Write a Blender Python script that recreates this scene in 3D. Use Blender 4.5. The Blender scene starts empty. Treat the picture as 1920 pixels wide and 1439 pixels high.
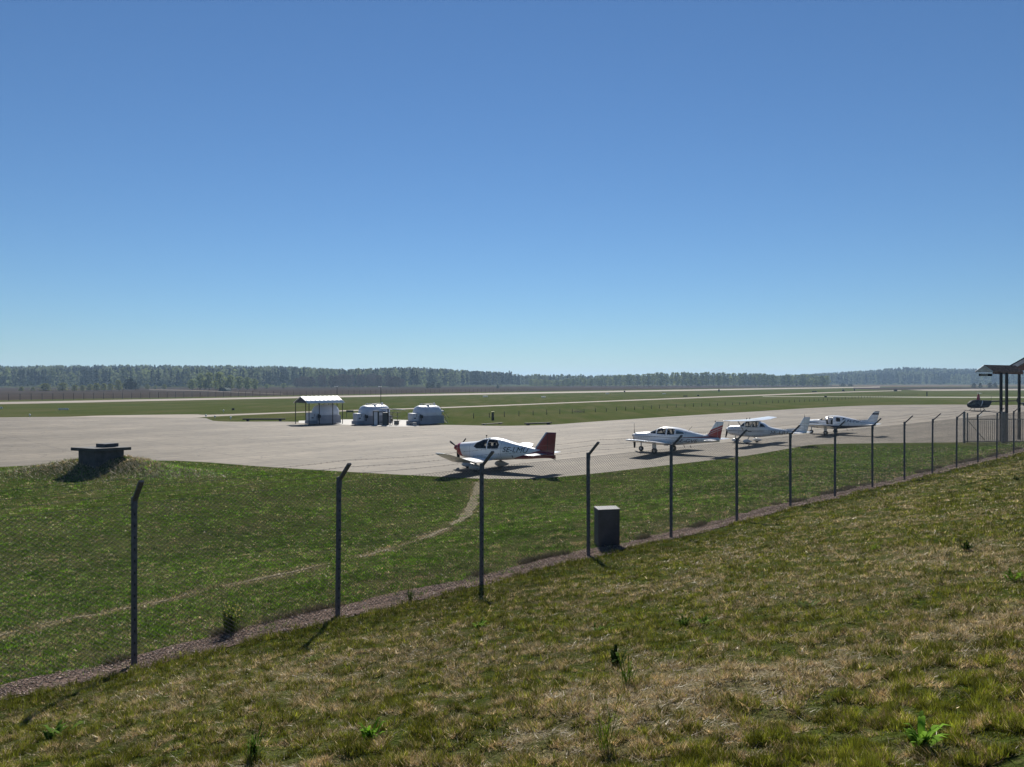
import bpy, bmesh, math, random
import numpy as np
from mathutils import Vector, Matrix
from math import radians as R, sin, cos, pi
random.seed(7); rng = np.random.default_rng(7)
C = bpy.context.scene.collection
scn = bpy.context.scene

# ------------------------------------------------------------ camera, sky, sun, exposure
F, CX, HY, CAMZ = 1443.0, 960.0, 716.0, 5.2
cam = bpy.data.objects.new('camera', bpy.data.cameras.new('camera')); C.objects.link(cam)
cam.data.sensor_width = 36; cam.data.lens = F/1920*36
cam.data.clip_start = 0.1; cam.data.clip_end = 20000
cam.location = (0, 0, CAMZ); cam.rotation_euler = (R(90)-math.atan(3.5/F), 0, 0)
scn.camera = cam
SUN_EL, SUN_AZ = 38.0, -2.0            # azimuth measured from +Y, positive to the right
w = bpy.data.worlds.new('World'); scn.world = w; w.use_nodes = True
nt = w.node_tree; bg = nt.nodes['Background']
sky = nt.nodes.new('ShaderNodeTexSky'); sky.sky_type = 'NISHITA'; sky.sun_disc = False
sky.sun_elevation = R(SUN_EL); sky.sun_rotation = R(SUN_AZ)
sky.air_density = 1.0; sky.dust_density = 0.0; sky.ozone_density = 4.5; sky.altitude = 0
tn = nt.nodes.new('ShaderNodeMix'); tn.data_type = 'RGBA'; tn.blend_type = 'MULTIPLY'; tn.inputs[0].default_value = 1
tn.inputs[7].default_value = (.655, .85, 1.01, 1)      # clear polar-blue air
nt.links.new(sky.outputs[0], tn.inputs[6]); nt.links.new(tn.outputs[2], bg.inputs[0]); bg.inputs[1].default_value = 0.05
sl = bpy.data.lights.new('sun', 'SUN'); so = bpy.data.objects.new('sun', sl); C.objects.link(so)
sl.energy = 5.0; sl.angle = R(0.5); sl.color = (1, 0.95, 0.87)
sd = Vector((sin(R(SUN_AZ))*cos(R(SUN_EL)), cos(R(SUN_AZ))*cos(R(SUN_EL)), sin(R(SUN_EL))))
so.rotation_euler = sd.to_track_quat('Z', 'Y').to_euler(); so.location = (0, 60, 60)
vs = scn.view_settings; vs.view_transform = 'Standard'; vs.look = 'None'; vs.gamma = 1; vs.exposure = 0.6

# ------------------------------------------------------------ helpers
def at(px, py, z=0.0):
    """ground point (at height z) where the ray of photo pixel px,py lands"""
    d = (CAMZ-z)*F/(py-HY)
    return Vector(((px-CX)/F*d, d, z))
def pxy(px, d, z=0.0): return Vector(((px-CX)/F*d, d, z))

def mat(name, col, rough=0.6, metal=0.0, var=0.12, scale=3.0, bump=0.0, spec=0.5, col2=None, coat=0.0, obj_coord=True):
    m = bpy.data.materials.new(name); m.use_nodes = True; n = m.node_tree.nodes; l = m.node_tree.links
    p = n['Principled BSDF']; p.inputs['Roughness'].default_value = rough; p.inputs['Metallic'].default_value = metal
    p.inputs['Specular IOR Level'].default_value = spec; p.inputs['Coat Weight'].default_value = coat
    tc = n.new('ShaderNodeTexCoord'); nz = n.new('ShaderNodeTexNoise'); nz.inputs['Scale'].default_value = scale
    nz.inputs['Detail'].default_value = 5
    l.new(tc.outputs['Object'] if obj_coord else tc.outputs['Generated'], nz.inputs['Vector'])
    mx = n.new('ShaderNodeMix'); mx.data_type = 'RGBA'
    c2 = col2 or tuple(c*(1-var*2) for c in col)
    c1 = col if col2 else tuple(min(1, c*(1+var)) for c in col)
    mx.inputs[6].default_value = (*c1, 1); mx.inputs[7].default_value = (*c2, 1)
    rp = n.new('ShaderNodeMapRange'); rp.inputs[1].default_value = .35; rp.inputs[2].default_value = .65
    l.new(nz.outputs['Fac'], rp.inputs[0]); l.new(rp.outputs[0], mx.inputs[0]); l.new(mx.outputs[2], p.inputs['Base Color'])
    if bump:
        b = n.new('ShaderNodeBump'); b.inputs['Strength'].default_value = bump; b.inputs['Distance'].default_value = .02
        n2 = n.new('ShaderNodeTexNoise'); n2.inputs['Scale'].default_value = scale*8; l.new(tc.outputs['Object'], n2.inputs['Vector'])
        l.new(n2.outputs['Fac'], b.inputs['Height']); l.new(b.outputs[0], p.inputs['Normal'])
    return m

def vcol_mat(name, transl=0.0, rough=0.7, spec=0.2, extra=None):
    m = bpy.data.materials.new(name); m.use_nodes = True; n = m.node_tree.nodes; l = m.node_tree.links
    p = n['Principled BSDF']; p.inputs['Roughness'].default_value = rough; p.inputs['Specular IOR Level'].default_value = spec
    a = n.new('ShaderNodeVertexColor'); a.layer_name = 'Col'
    l.new(a.outputs[0], p.inputs['Base Color'])
    if transl:
        t = n.new('ShaderNodeBsdfTranslucent'); l.new(a.outputs[0], t.inputs[0])
        mx = n.new('ShaderNodeMixShader'); mx.inputs[0].default_value = transl
        l.new(p.outputs[0], mx.inputs[1]); l.new(t.outputs[0], mx.inputs[2]); l.new(mx.outputs[0], n['Material Output'].inputs[0])
    return m

def np_mesh(name, V, Fc, m, cols=None, parent=None, smooth=False):
    """V (n,3), Fc (k,3|4) ints, cols per vertex (n,3)"""
    me = bpy.data.meshes.new(name); k = Fc.shape[1]
    me.vertices.add(len(V)); me.vertices.foreach_set('co', np.ascontiguousarray(V, np.float32).ravel())
    me.loops.add(Fc.size); me.loops.foreach_set('vertex_index', np.ascontiguousarray(Fc, np.int32).ravel())
    me.polygons.add(len(Fc)); me.polygons.foreach_set('loop_start', np.arange(0, Fc.size, k, dtype=np.int32))
    me.polygons.foreach_set('loop_total', np.full(len(Fc), k, np.int32))
    if smooth: me.polygons.foreach_set('use_smooth', np.ones(len(Fc), bool))
    me.update(calc_edges=True)
    if cols is not None:
        a = me.color_attributes.new('Col', 'FLOAT_COLOR', 'POINT')
        a.data.foreach_set('color', np.concatenate([cols, np.ones((len(cols), 1))], 1).astype(np.float32).ravel())
    me.materials.append(m)
    o = bpy.data.objects.new(name, me); C.objects.link(o)
    if parent: o.parent = parent
    return o

def tag(o, label=None, cat=None, group=None, kind=None):
    if label: o['label'] = label
    if cat: o['category'] = cat
    if group: o['group'] = group
    if kind: o['kind'] = kind
    return o
def empty(name, loc, rz=0, label=None, cat=None, group=None):
    o = bpy.data.objects.new(name, None); C.objects.link(o); o.location = loc; o.rotation_euler = (0, 0, rz)
    o.empty_display_size = .2
    return tag(o, label, cat, group)
def copy_tree(o, parent=None):
    c = o.copy(); C.objects.link(c); c.parent = parent
    for ch in [x for x in scn.objects if x.parent == o]: copy_tree(ch, c)
    return c

class MB:
    def __init__(s): s.bm = bmesh.new()
    def box(s, c, d, rot=None, mi=0, bev=0.0):
        M = Matrix.Translation(c) @ (rot.to_4x4() if rot else Matrix()) @ Matrix.Diagonal((*d, 1))
        r = bmesh.ops.create_cube(s.bm, size=1, matrix=M)
        fs = {f for v in r['verts'] for f in v.link_faces}
        for f in fs: f.material_index = mi
        if bev:
            es = list({e for v in r['verts'] for e in v.link_edges})
            q = bmesh.ops.bevel(s.bm, geom=es, offset=bev, segments=2, affect='EDGES', profile=.5)
            for f in q['faces']: f.material_index = mi
        return s
    def bar(s, a, b, w, h=None, mi=0):
        a, b = Vector(a), Vector(b); d = b-a; q = d.to_track_quat('Z', 'Y').to_matrix()
        return s.box((a+b)/2, (w, h or w, d.length), q, mi)
    def cyl(s, a, b, r1, r2=None, seg=12, mi=0, caps=True, smooth=True):
        a, b = Vector(a), Vector(b); d = b-a; q = d.to_track_quat('Z', 'Y').to_matrix().to_4x4()
        r = bmesh.ops.create_cone(s.bm, cap_ends=caps, segments=seg, radius1=r1, radius2=r1 if r2 is None else r2, depth=d.length,
                                  matrix=Matrix.Translation((a+b)/2) @ q)
        for f in {f for v in r['verts'] for f in v.link_faces}:
            f.material_index = mi; f.smooth = smooth and len(f.verts) == 4
        return s
    def tube(s, pts, r, seg=6, mi=0):
        for a, b in zip(pts, pts[1:]): s.cyl(a, b, r, r, seg, mi)
        return s
    def sph(s, c, r, sc=(1, 1, 1), mi=0, u=14, v=9):
        q = bmesh.ops.create_uvsphere(s.bm, u_segments=u, v_segments=v, radius=r,
                                      matrix=Matrix.Translation(c) @ Matrix.Diagonal((*sc, 1)))
        for f in {f for x in q['verts'] for f in x.link_faces}: f.material_index = mi; f.smooth = True
        return s
    def poly(s, pts, mi=0):
        f = s.bm.faces.new([s.bm.verts.new(p) for p in pts]); f.material_index = mi; return s
    def prism(s, pts, off, mi=0):
        off = Vector(off); a = [s.bm.verts.new(Vector(p)-off/2) for p in pts]; b = [s.bm.verts.new(Vector(p)+off/2) for p in pts]
        fs = [s.bm.faces.new(a), s.bm.faces.new(b[::-1])]; n = len(a)
        for i in range(n): fs.append(s.bm.faces.new([a[i], b[i], b[(i+1) % n], a[(i+1) % n]]))
        for f in fs: f.material_index = mi
        bmesh.ops.recalc_face_normals(s.bm, faces=fs)
        return s
    def grid(s, rows, closed=True, caps=False, paint=None, smooth=True):
        vr = [[s.bm.verts.new(p) for p in r] for r in rows]; n = len(rows[0]); m_ = n if closed else n-1
        fs = []
        for i in range(len(vr)-1):
            for j in range(m_):
                q = [vr[i][j], vr[i][(j+1) % n], vr[i+1][(j+1) % n], vr[i+1][j]]
                try: f = s.bm.faces.new(q)
                except ValueError: continue
                f.smooth = smooth; fs.append(f)
                if paint:
                    c = sum((v.co for v in q), Vector())/4; f.material_index = paint(c)
        if caps:
            for r in (vr[0], vr[-1]):
                f = s.bm.faces.new(r); fs.append(f)
                if paint: f.material_index = paint(f.calc_center_median())
        bmesh.ops.recalc_face_normals(s.bm, faces=fs)
        return s
    def build(s, name, mats, parent=None, keep=False):
        me = bpy.data.meshes.new(name); s.bm.to_mesh(me); s.bm.free()
        for m in (mats if isinstance(mats, (list, tuple)) else [mats]): me.materials.append(m)
        o = bpy.data.objects.new(name, me); C.objects.link(o)
        if parent: o.parent = parent
        return o

# numpy value noise -------------------------------------------------
_T = rng.random((256, 256))
def vnoise(x, y):
    xi, yi = np.floor(x).astype(int), np.floor(y).astype(int); fx, fy = x-xi, y-yi
    fx = fx*fx*(3-2*fx); fy = fy*fy*(3-2*fy)
    a = _T[xi % 256, yi % 256]; b = _T[(xi+1) % 256, yi % 256]; c = _T[xi % 256, (yi+1) % 256]; d = _T[(xi+1) % 256, (yi+1) % 256]
    return (a*(1-fx)+b*fx)*(1-fy)+(c*(1-fx)+d*fx)*fy
def fbm(x, y, o=4):
    t = 0; a = .5; n = 0
    for i in range(o): t = t+a*vnoise(x*2**i+i*17.3, y*2**i+i*9.1); n += a; a *= .55
    return t/n
def sstep(a, b, x):
    t = np.clip((x-a)/(b-a), 0, 1); return t*t*(3-2*t)

# ------------------------------------------------------------ terrain
FP0 = np.array([-4.84, 9.86]); FD = np.array([2.15, 2.06]); FS = np.linalg.norm(FD); FU = FD/FS; FN = np.array([FU[1], -FU[0]])
ZF = 1.55
def pdist(x, y): return FN[0]*(x-FP0[0])+FN[1]*(y-FP0[1])         # >0 on the camera's side of the fence
MOUND = (-22.0, 43.2)
# skyline of the woods (photo columns) : top line, nearest and farthest distance
SK = np.array([-900, -300, 0, 240, 480, 560, 650, 740, 800, 860, 900, 960, 1040, 1120, 1300, 1500, 1580, 1640, 1700, 1760, 1820, 1920, 2300, 3200])
ST = np.array([690, 689, 689.5, 688, 689, 691, 697, 692, 693, 698, 700, 705, 706, 705, 704, 705, 699, 695, 690, 692, 693, 694, 696, 697])
D0 = np.array([700, 690, 690, 690, 700, 720, 720, 730, 760, 800, 850, 900, 950, 1000, 1100, 1200, 1250, 1250, 1250, 1250, 1250, 1250, 1250, 1250])
def wood_prof(x, y):
    px = CX+F*x/np.maximum(y, 1.0)
    top = np.interp(px, SK, ST); d0 = np.interp(px, SK, D0); d1 = d0+430
    hz = np.maximum(CAMZ+(HY-top)*d1/F-15.5, 0.5)
    return hz, d0, d1
def gz(x, y):
    x = np.asarray(x, float); y = np.asarray(y, float); p = pdist(x, y)
    wd = np.interp(y, [40, 60], [14.0, 6.0])
    t = np.clip(-p/wd, 0, 1); far = ZF*(1-(0.35*t+0.65*t*t*(3-2*t)))
    near = ZF+np.where(p < 10.5, 0.195*np.maximum(p, 0), 0.195*10.5+0.05*np.minimum(p-10.5, 20))
    z = np.where(p < 0, far, near)
    r2 = ((x-MOUND[0])/3.0)**2+((y-MOUND[1])/1.8)**2
    z = z+0.98*np.exp(-r2)+0.45*np.exp(-(((x-MOUND[0]+3.8)/2.6)**2+((y-MOUND[1]+.4)/1.5)**2))
    amp = np.where((y < 60) & (p > -12), 1.0, 0.25)*(y < 70)*sstep(0.02, .5, z)
    z = z+amp*((fbm(x*.9, y*.9, 3)-.5)*.09+(fbm(x*.25+5, y*.25, 2)-.5)*.10)
    fine = np.where((y < 26) & (p > .35), sstep(.35, .9, p), 0)*.9+np.where((y < 40) & (p < -.5) & (p > -12), .35, 0)
    z = z+fine*((fbm(x*4.5+9, y*4.5, 3)-.5)*.075+(fbm(x*1.1+2, y*1.1+7, 2)-.5)*.04)
    hz, d0, d1 = wood_prof(x, y)
    return z+np.where(y > 300, hz*sstep(d0, d1, y)*(1-sstep(d1, d1+900, y)*.6), 0)

def at_slope(px, py):
    """where a pixel's ray meets the terrain (simple march)"""
    d = np.linspace(2.5, 75, 3000); x = (px-CX)/F*d; z = CAMZ-(py-HY)/F*d
    h = gz_simple(x, d); k = np.argmax(z <= h)
    return x[k], d[k]
def gz_simple(x, y):
    p = pdist(x, y); wd = np.interp(y, [40, 60], [14.0, 6.0]); t = np.clip(-p/wd, 0, 1)
    return np.where(p < 0, ZF*(1-(0.35*t+0.65*t*t*(3-2*t))), ZF+0.195*np.clip(p, 0, 10.5))

# polyline of the trodden path, on the slope beyond the fence
PATH = np.array([np.array(at_slope(*q))+(.0 if q[0] > 800 else .16*math.sin(q[0]*.021)) for q in [(897, 905), (893, 925), (868, 972), (830, 995), (760, 1022), (640, 1054), (520, 1082), (400, 1104), (250, 1140), (100, 1168), (-60, 1215), (-200, 1250)]])
def path_dist(x, y):
    best = np.full(np.shape(x), 1e9)
    for a, b in zip(PATH, PATH[1:]):
        ab = b-a; t = np.clip(((x-a[0])*ab[0]+(y-a[1])*ab[1])/(ab@ab), 0, 1)
        best = np.minimum(best, np.hypot(x-a[0]-t*ab[0], y-a[1]-t*ab[1]))
    return best

def patch(x, y):
    """(dryness 0..1, greenness 0..1) of the turf: where the grass itself is straw or lush"""
    p = pdist(x, y)
    n1 = fbm(x*.55+3, y*.55+8, 4); n2 = fbm(x*.16+31, y*.16+2, 3); n3 = fbm(x*5.2, y*5.2+50, 3); n3 = .5+(n3-.5)*(1-sstep(28, 44, y))
    dry = sstep(.42, .60, n1*.38+n3*.62)
    dry = np.where(p > 0, dry*.66+.14*n2, dry*.42)
    near = np.exp(-((p-.9)/.7)**2)*(p > 0); dry = dry*(1-.8*near)
    def spot(cx, cy, rx, ry, a):
        return a*np.exp(-(((x-cx)/rx)**2+((y-cy)/ry)**2))
    s1 = at_slope(1230, 1310); s2 = at_slope(1880, 1040); s3 = at_slope(450, 1290); s4 = at_slope(900, 1420)
    dry = dry+spot(s1[0], s1[1], .95, .55, 1.0)+spot(s2[0], s2[1], 1.4, 1.2, .5)+spot(s3[0], s3[1], 2.4, .8, .22)+spot(s4[0], s4[1], .7, .25, .3)
    s7 = at_slope(1780, 1180); dry = dry+spot(s7[0], s7[1], 1.0, .6, .35); s5 = at_slope(1650, 1330); s6 = at_slope(1300, 1060)
    dry = dry-spot(s5[0], s5[1], 1.0, .5, .4)
    pd_ = path_dist(x, y); dry = dry+.95*np.exp(-(pd_/.34)**2)*sstep(.30, .58, fbm(x*.8+40, y*.8, 3))
    dry = dry+(p < 0)*.35*np.exp(-((p+1.1)/.8)**2)*sstep(.4, .6, fbm(x*.7+70, y*.7, 3))
    return np.clip(dry, 0, 1), np.clip(n2*1.3-.1+(p < 0)*.15, 0, 1)
GREEN_L, GREEN_D = np.array([.050, .078, .010]), np.array([.024, .042, .006])
STRAW, SOIL = np.array([.31, .25, .15]), np.array([.10, .078, .052])
def turf_col(x, y):
    dry, gr = patch(x, y); g = (GREEN_D+(GREEN_L-GREEN_D)*gr[..., None])*np.where(y < 45, .75, 1)[..., None]  # near turf colour darkened to stand for shaded gaps between blades
    far = sstep(60, 110, y)[..., None]
    g = g*(1-far)+np.array([.052, .072, .016])*far
    return g*(1-dry[..., None])+(STRAW*np.where(y < 45, .26+.34*sstep(.75, 1, dry), .5)[..., None])*dry[..., None]

def grass_ground_mat():
    m = bpy.data.materials.new('turf'); m.use_nodes = True; n = m.node_tree.nodes; l = m.node_tree.links
    p = n['Principled BSDF']; p.inputs['Roughness'].default_value = .95; p.inputs['Specular IOR Level'].default_value = 0
    a = n.new('ShaderNodeVertexColor'); a.layer_name = 'Col'; tc = n.new('ShaderNodeTexCoord')
    def nz(sc, det=4):
        q = n.new('ShaderNodeTexNoise'); q.inputs['Scale'].default_value = sc; q.inputs['Detail'].default_value = det; l.new(tc.outputs['Object'], q.inputs['Vector']); return q
    def mixc(fac, A, col, mode='MIX'):
        q = n.new('ShaderNodeMix'); q.data_type = 'RGBA'; q.blend_type = mode; l.new(fac, q.inputs[0]); l.new(A, q.inputs[6]); q.inputs[7].default_value = (*col, 1); return q.outputs[2]
    def ramp(src, lo, hi, tolo=0, tohi=1):
        q = n.new('ShaderNodeMapRange'); q.inputs[1].default_value = lo; q.inputs[2].default_value = hi; q.inputs[3].default_value = tolo; q.inputs[4].default_value = tohi
        l.new(src, q.inputs[0]); return q.outputs[0]
    c = mixc(ramp(nz(9).outputs['Fac'], .5, .75, 0, .6), a.outputs[0], (.13, .105, .06))
    c = mixc(ramp(nz(.35, 5).outputs['Fac'], .45, .7, 0, .45), c, (.095, .105, .035))
    c = mixc(ramp(nz(.05, 6).outputs['Fac'], .45, .65, 0, .4), c, (.05, .075, .018))
    c = mixc(ramp(nz(45, 3).outputs['Fac'], .5, .7, 0, .7), c, (.03, .04, .012))
    b = n.new('ShaderNodeBump'); b.inputs['Strength'].default_value = .9; b.inputs['Distance'].default_value = .05
    l.new(nz(28, 5).outputs['Fac'], b.inputs['Height']); l.new(b.outputs[0], p.inputs['Normal'])
    l.new(c, p.inputs['Base Color'])
    return m
def axis(segs):
    out = []
    for a, b, st in segs: out += list(np.arange(a, b, st))
    return np.array(out+[segs[-1][1]])
xs = axis([(-4200, -1200, 150), (-1200, -300, 30), (-300, -60, 6), (-60, -28, .8), (-28, -9, .22), (-9, 9, .085), (9, 24, .2), (24, 60, .6), (60, 300, 6), (300, 1800, 30), (1800, 4200, 150)])
ys = axis([(-60, -4, 4), (-4, 3.5, .22), (3.5, 14, .085), (14, 24, .16), (24, 46, .3), (46, 80, 1), (80, 300, 8), (300, 2400, 30), (2400, 5000, 200)])
X, Y = np.meshgrid(xs, ys); Z = gz(X, Y); nx, ny = len(xs), len(ys)
V = np.stack([X, Y, Z], -1).reshape(-1, 3); ii = np.arange(nx*ny).reshape(ny, nx)
Fq = np.stack([ii[:-1, :-1], ii[:-1, 1:], ii[1:, 1:], ii[1:, :-1]], -1).reshape(-1, 4)
ground = np_mesh('ground', V, Fq, grass_ground_mat(), turf_col(X, Y).reshape(-1, 3), smooth=True); tag(ground, kind='structure')

# ------------------------------------------------------------ flat sheets: apron, taxiways, runway, fields
def smooth_poly(pts, k=4):
    """open Catmull-Rom through pts"""
    P = [Vector((*p, 0)) for p in pts]; P = [P[0]*2-P[1]]+P+[P[-1]*2-P[-2]]; out = []
    for i in range(1, len(P)-2):
        for j in range(k):
            t = j/k; a, b, c, d = P[i-1:i+3]
            out.append(.5*((2*b)+(c-a)*t+(2*a-5*b+4*c-d)*t*t+(3*b-a-3*c+d)*t**3))
    out.append(P[-2]); return [(p.x, p.y) for p in out]
def sheet(name, near, far, z, m, wob=0.0, k=4, sub=1):
    """strip between two photo-pixel edge lines, laid on the flat ground at height z"""
    def resamp(E, us):
        sp = np.array(smooth_poly(E, 8)); return np.array([at(u, v)[:2] for u, v in zip(us, np.interp(us, sp[:, 0], sp[:, 1]))])
    n = 260; lo = max(near[0][0], far[0][0]); hi = min(near[-1][0], far[-1][0]); us = np.linspace(lo, hi, n); A = resamp(near, us); B = resamp(far, us)
    if wob:
        A[:, 1] += (fbm(A[:, 0]*.5, A[:, 1]*.5)-.5)*wob; B[:, 1] += (fbm(B[:, 0]*.1+9, B[:, 1]*.1)-.5)*wob
    rows = [[Vector((*(A[i]*(1-t)+B[i]*t), z)) for t in np.linspace(0, 1, sub+1)] for i in range(n)]
    mb = MB(); mb.grid(rows, closed=False, smooth=False)
    for f in mb.bm.faces:
        if f.normal.z < 0: f.normal_flip()
    o = mb.build(name, m); return tag(o, kind='structure')

def concrete_mat(name, base, streak=True):
    m = bpy.data.materials.new(name); m.use_nodes = True; n = m.node_tree.nodes; l = m.node_tree.links
    p = n['Principled BSDF']; p.inputs['Roughness'].default_value = .85; p.inputs['Specular IOR Level'].default_value = .25
    tc = n.new('ShaderNodeTexCoord'); mp = n.new('ShaderNodeMapping'); l.new(tc.outputs['Object'], mp.inputs[0])
    mp.inputs['Rotation'].default_value = (0, 0, R(-43)); 
    def nz(sc, det, vec, dis=0):
        q = n.new('ShaderNodeTexNoise'); q.inputs['Scale'].default_value = sc; q.inputs['Detail'].default_value = det; q.inputs['Distortion'].default_value = dis; l.new(vec, q.inputs['Vector']); return q.outputs['Fac']
    def ramp(src, lo, hi, a=0, b=1):
        q = n.new('ShaderNodeMapRange'); q.inputs[1].default_value = lo; q.inputs[2].default_value = hi; q.inputs[3].default_value = a; q.inputs[4].default_value = b; l.new(src, q.inputs[0]); return q.outputs[0]
    def mul(a, b):
        q = n.new('ShaderNodeMath'); q.operation = 'MULTIPLY'; l.new(a, q.inputs[0]); l.new(b, q.inputs[1]); return q.outputs[0]
    st = n.new('ShaderNodeMapping'); st.inputs['Scale'].default_value = (.06, .55, 1); l.new(mp.outputs[0], st.inputs[0])
    f = mul(ramp(nz(.12, 6, tc.outputs['Object']), .35, .65, .84, 1.12), ramp(nz(1.0, 7, st.outputs[0], .8), .35, .65, .78, 1.12))
    f = mul(f, ramp(nz(.9, 8, tc.outputs['Object'], 1.2), .38, .52, .84, 1.04))
    f = mul(f, ramp(nz(60, 2, tc.outputs['Object']), .3, .7, .88, 1.1))
    # slab joints and sealed cracks
    br = n.new('ShaderNodeTexBrick'); br.offset = 0; br.inputs['Scale'].default_value = 1; br.inputs['Brick Width'].default_value = 7.5; br.inputs['Row Height'].default_value = 5.0
    br.inputs['Mortar Size'].default_value = .05; br.inputs['Color1'].default_value = (1, 1, 1, 1); br.inputs['Color2'].default_value = (.93, .93, .93, 1); br.inputs['Mortar'].default_value = (.62, .62, .62, 1)
    l.new(mp.outputs[0], br.inputs['Vector']); bw = n.new('ShaderNodeRGBToBW'); l.new(br.outputs[0], bw.inputs[0]); f = mul(f, bw.outputs[0])
    vo = n.new('ShaderNodeTexVoronoi'); vo.feature = 'DISTANCE_TO_EDGE'; vo.inputs['Scale'].default_value = .11
    ds = n.new('ShaderNodeVectorMath'); ds.operation = 'ADD'; nn = n.new('ShaderNodeTexNoise'); nn.inputs['Scale'].default_value = .5; l.new(tc.outputs['Object'], nn.inputs['Vector'])
    l.new(tc.outputs['Object'], ds.inputs[0]); sc = n.new('ShaderNodeVectorMath'); sc.operation = 'SCALE'; sc.inputs['Scale'].default_value = 3; l.new(nn.outputs['Color'], sc.inputs[0]); l.new(sc.outputs[0], ds.inputs[1])
    l.new(ds.outputs[0], vo.inputs['Vector']); f = mul(f, ramp(vo.outputs['Distance'], .0, .005, .42, 1))
    mx = n.new('ShaderNodeVectorMath'); mx.operation = 'SCALE'; mx.inputs[0].default_value = base; l.new(f, mx.inputs['Scale']); l.new(mx.outputs[0], p.inputs['Base Color'])
    return m
M_CONC = concrete_mat('old_concrete', (.172, .146, .110)); M_PAD = mat('pale_concrete', (.40, .38, .34), .85, var=.06, scale=1.5)
M_RUN = mat('runway_concrete', (.30, .26, .215), .9, var=.05, scale=.05, spec=.1)
sheet('apron', [(-900, 930), (-300, 885), (0, 876), (150, 868), (330, 864.5), (500, 876), (700, 888), (800, 893), (900, 898), (1000, 898), (1100, 890), (1250, 873), (1400, 855), (1500, 838), (1545, 833.5), (1700, 831), (1920, 829), (2500, 826)],
      [(-900, 800), (0, 783), (360, 784), (385, 788), (430, 791), (540, 791), (700, 795), (860, 797.5), (940, 799), (1030, 797), (1100, 792), (1250, 782), (1400, 773), (1530, 765), (1640, 760.5), (1780, 759), (1850, 760), (1920, 760), (2500, 758)], .006, M_CONC, sub=1)
sheet('taxiway', [(-900, 799), (0, 784.5), (200, 783), (355, 784), (400, 781.5), (560, 774.5), (860, 764.6), (1100, 755), (1400, 743.5), (1560, 737.2), (1690, 733.3)],
      [(-900, 792), (0, 784), (200, 779.5), (355, 777.5), (400, 778), (560, 772.5), (860, 762.8), (1100, 753.4), (1400, 741.5), (1560, 735.6), (1690, 732.2)], .012, M_RUN)
sheet('runway', [(-900, 772), (0, 758.2), (320, 751.6), (860, 741.2), (1400, 731.2), (1650, 726.8)], [(-900, 768), (0, 754.3), (320, 748.2), (860, 738.3), (1400, 729), (1650, 725.3)], .016, M_RUN)
M_RUN2 = mat('side_track', (.22, .21, .15), .9, var=.05, scale=.05)
sheet('side_taxiway', [(1430, 744.3), (1600, 744.8), (1760, 746.3), (1920, 746.6), (2400, 747)], [(1430, 743.6), (1600, 744), (1760, 744.4), (1920, 744.4), (2400, 744)], .010, M_RUN2)
sheet('distant_taxiway', [(1700, 731.4), (1760, 733), (1920, 732.2), (2400, 732)], [(1700, 731.0), (1760, 730.6), (1920, 729.6), (2400, 729)], .014, M_RUN)
M_FIELD = mat('bare_field', (.060, .046, .038), .95, var=.15, scale=.02, col2=(.042, .036, .028), spec=0)
sheet('ploughed_field', [(-900, 766), (0, 750.5), (320, 745.5), (860, 736.2), (1400, 727.6), (1650, 724.3)], [(-900, 727.6), (0, 727.2), (320, 727), (860, 725.4), (1400, 722.6), (1650, 722.2)], .012, M_FIELD)
M_SAND = mat('dry_field', (.15, .115, .08), .95, var=.1, scale=.02, col2=(.09, .07, .05), spec=0)
sheet('dry_meadow', [(1560, 723.8), (1700, 725.6), (1920, 724.6), (2400, 725)], [(1560, 722.1), (1700, 722), (1920, 721.8), (2400, 721.7)], .020, M_SAND)
sheet('farm_track', [(280, 731.5), (360, 732.7), (420, 735), (470, 737.2), (530, 739.6)], [(280, 731.0), (360, 732.2), (420, 734.6), (470, 736.9), (530, 739.3)], .024, M_RUN)
sheet('earth_field', [(1600, 729.6), (1680, 731.5), (1760, 730.4), (1920, 729.2)], [(1600, 727.3), (1680, 726.8), (1760, 726.5), (1920, 726.5)], .018, M_FIELD)
sheet('concrete_pad', [(530, 792.6), (600, 795.0), (680, 798.5), (740, 800.5), (785, 800)], [(560, 789.5), (610, 788), (660, 787), (740, 787.5), (800, 789.5)], .014, M_PAD)

# footpath draped on the slope
M_DIRT = mat('trodden_earth', (.20, .165, .11), .95, var=.2, scale=5, bump=.4, col2=(.09, .085, .045), spec=.05)
pp = np.array(smooth_poly([tuple(q) for q in PATH], 10)); dd = np.gradient(pp, axis=0); nn_ = np.stack([-dd[:, 1], dd[:, 0]], 1)/np.linalg.norm(dd, axis=1)[:, None]
wv = np.interp(np.arange(len(pp)), [0, 20, 30, 60, len(pp)], [.22, .22, .18, .14, .10])*(.35+1.1*fbm(pp[:, 0]*1.7, pp[:, 1]*1.7)); wv = wv*np.where(np.arange(len(pp)) < 26, 1, .04+.5*sstep(.45, .62, fbm(pp[:, 0]*.8+40, pp[:, 1]*.8, 3)))
rows = []
for i in range(len(pp)):
    r = []
    for t in (-1, -.5, 0, .5, 1):
        q = pp[i]+nn_[i]*t*wv[i]*(.7+.6*float(vnoise(pp[i, 0]*5+t*3, pp[i, 1]*5))); r.append(Vector((q[0], q[1], float(gz(q[0], q[1]))+.012)))
    rows.append(r)
tag(MB().grid(rows, closed=False).build('footpath', M_DIRT), kind='structure')

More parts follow.
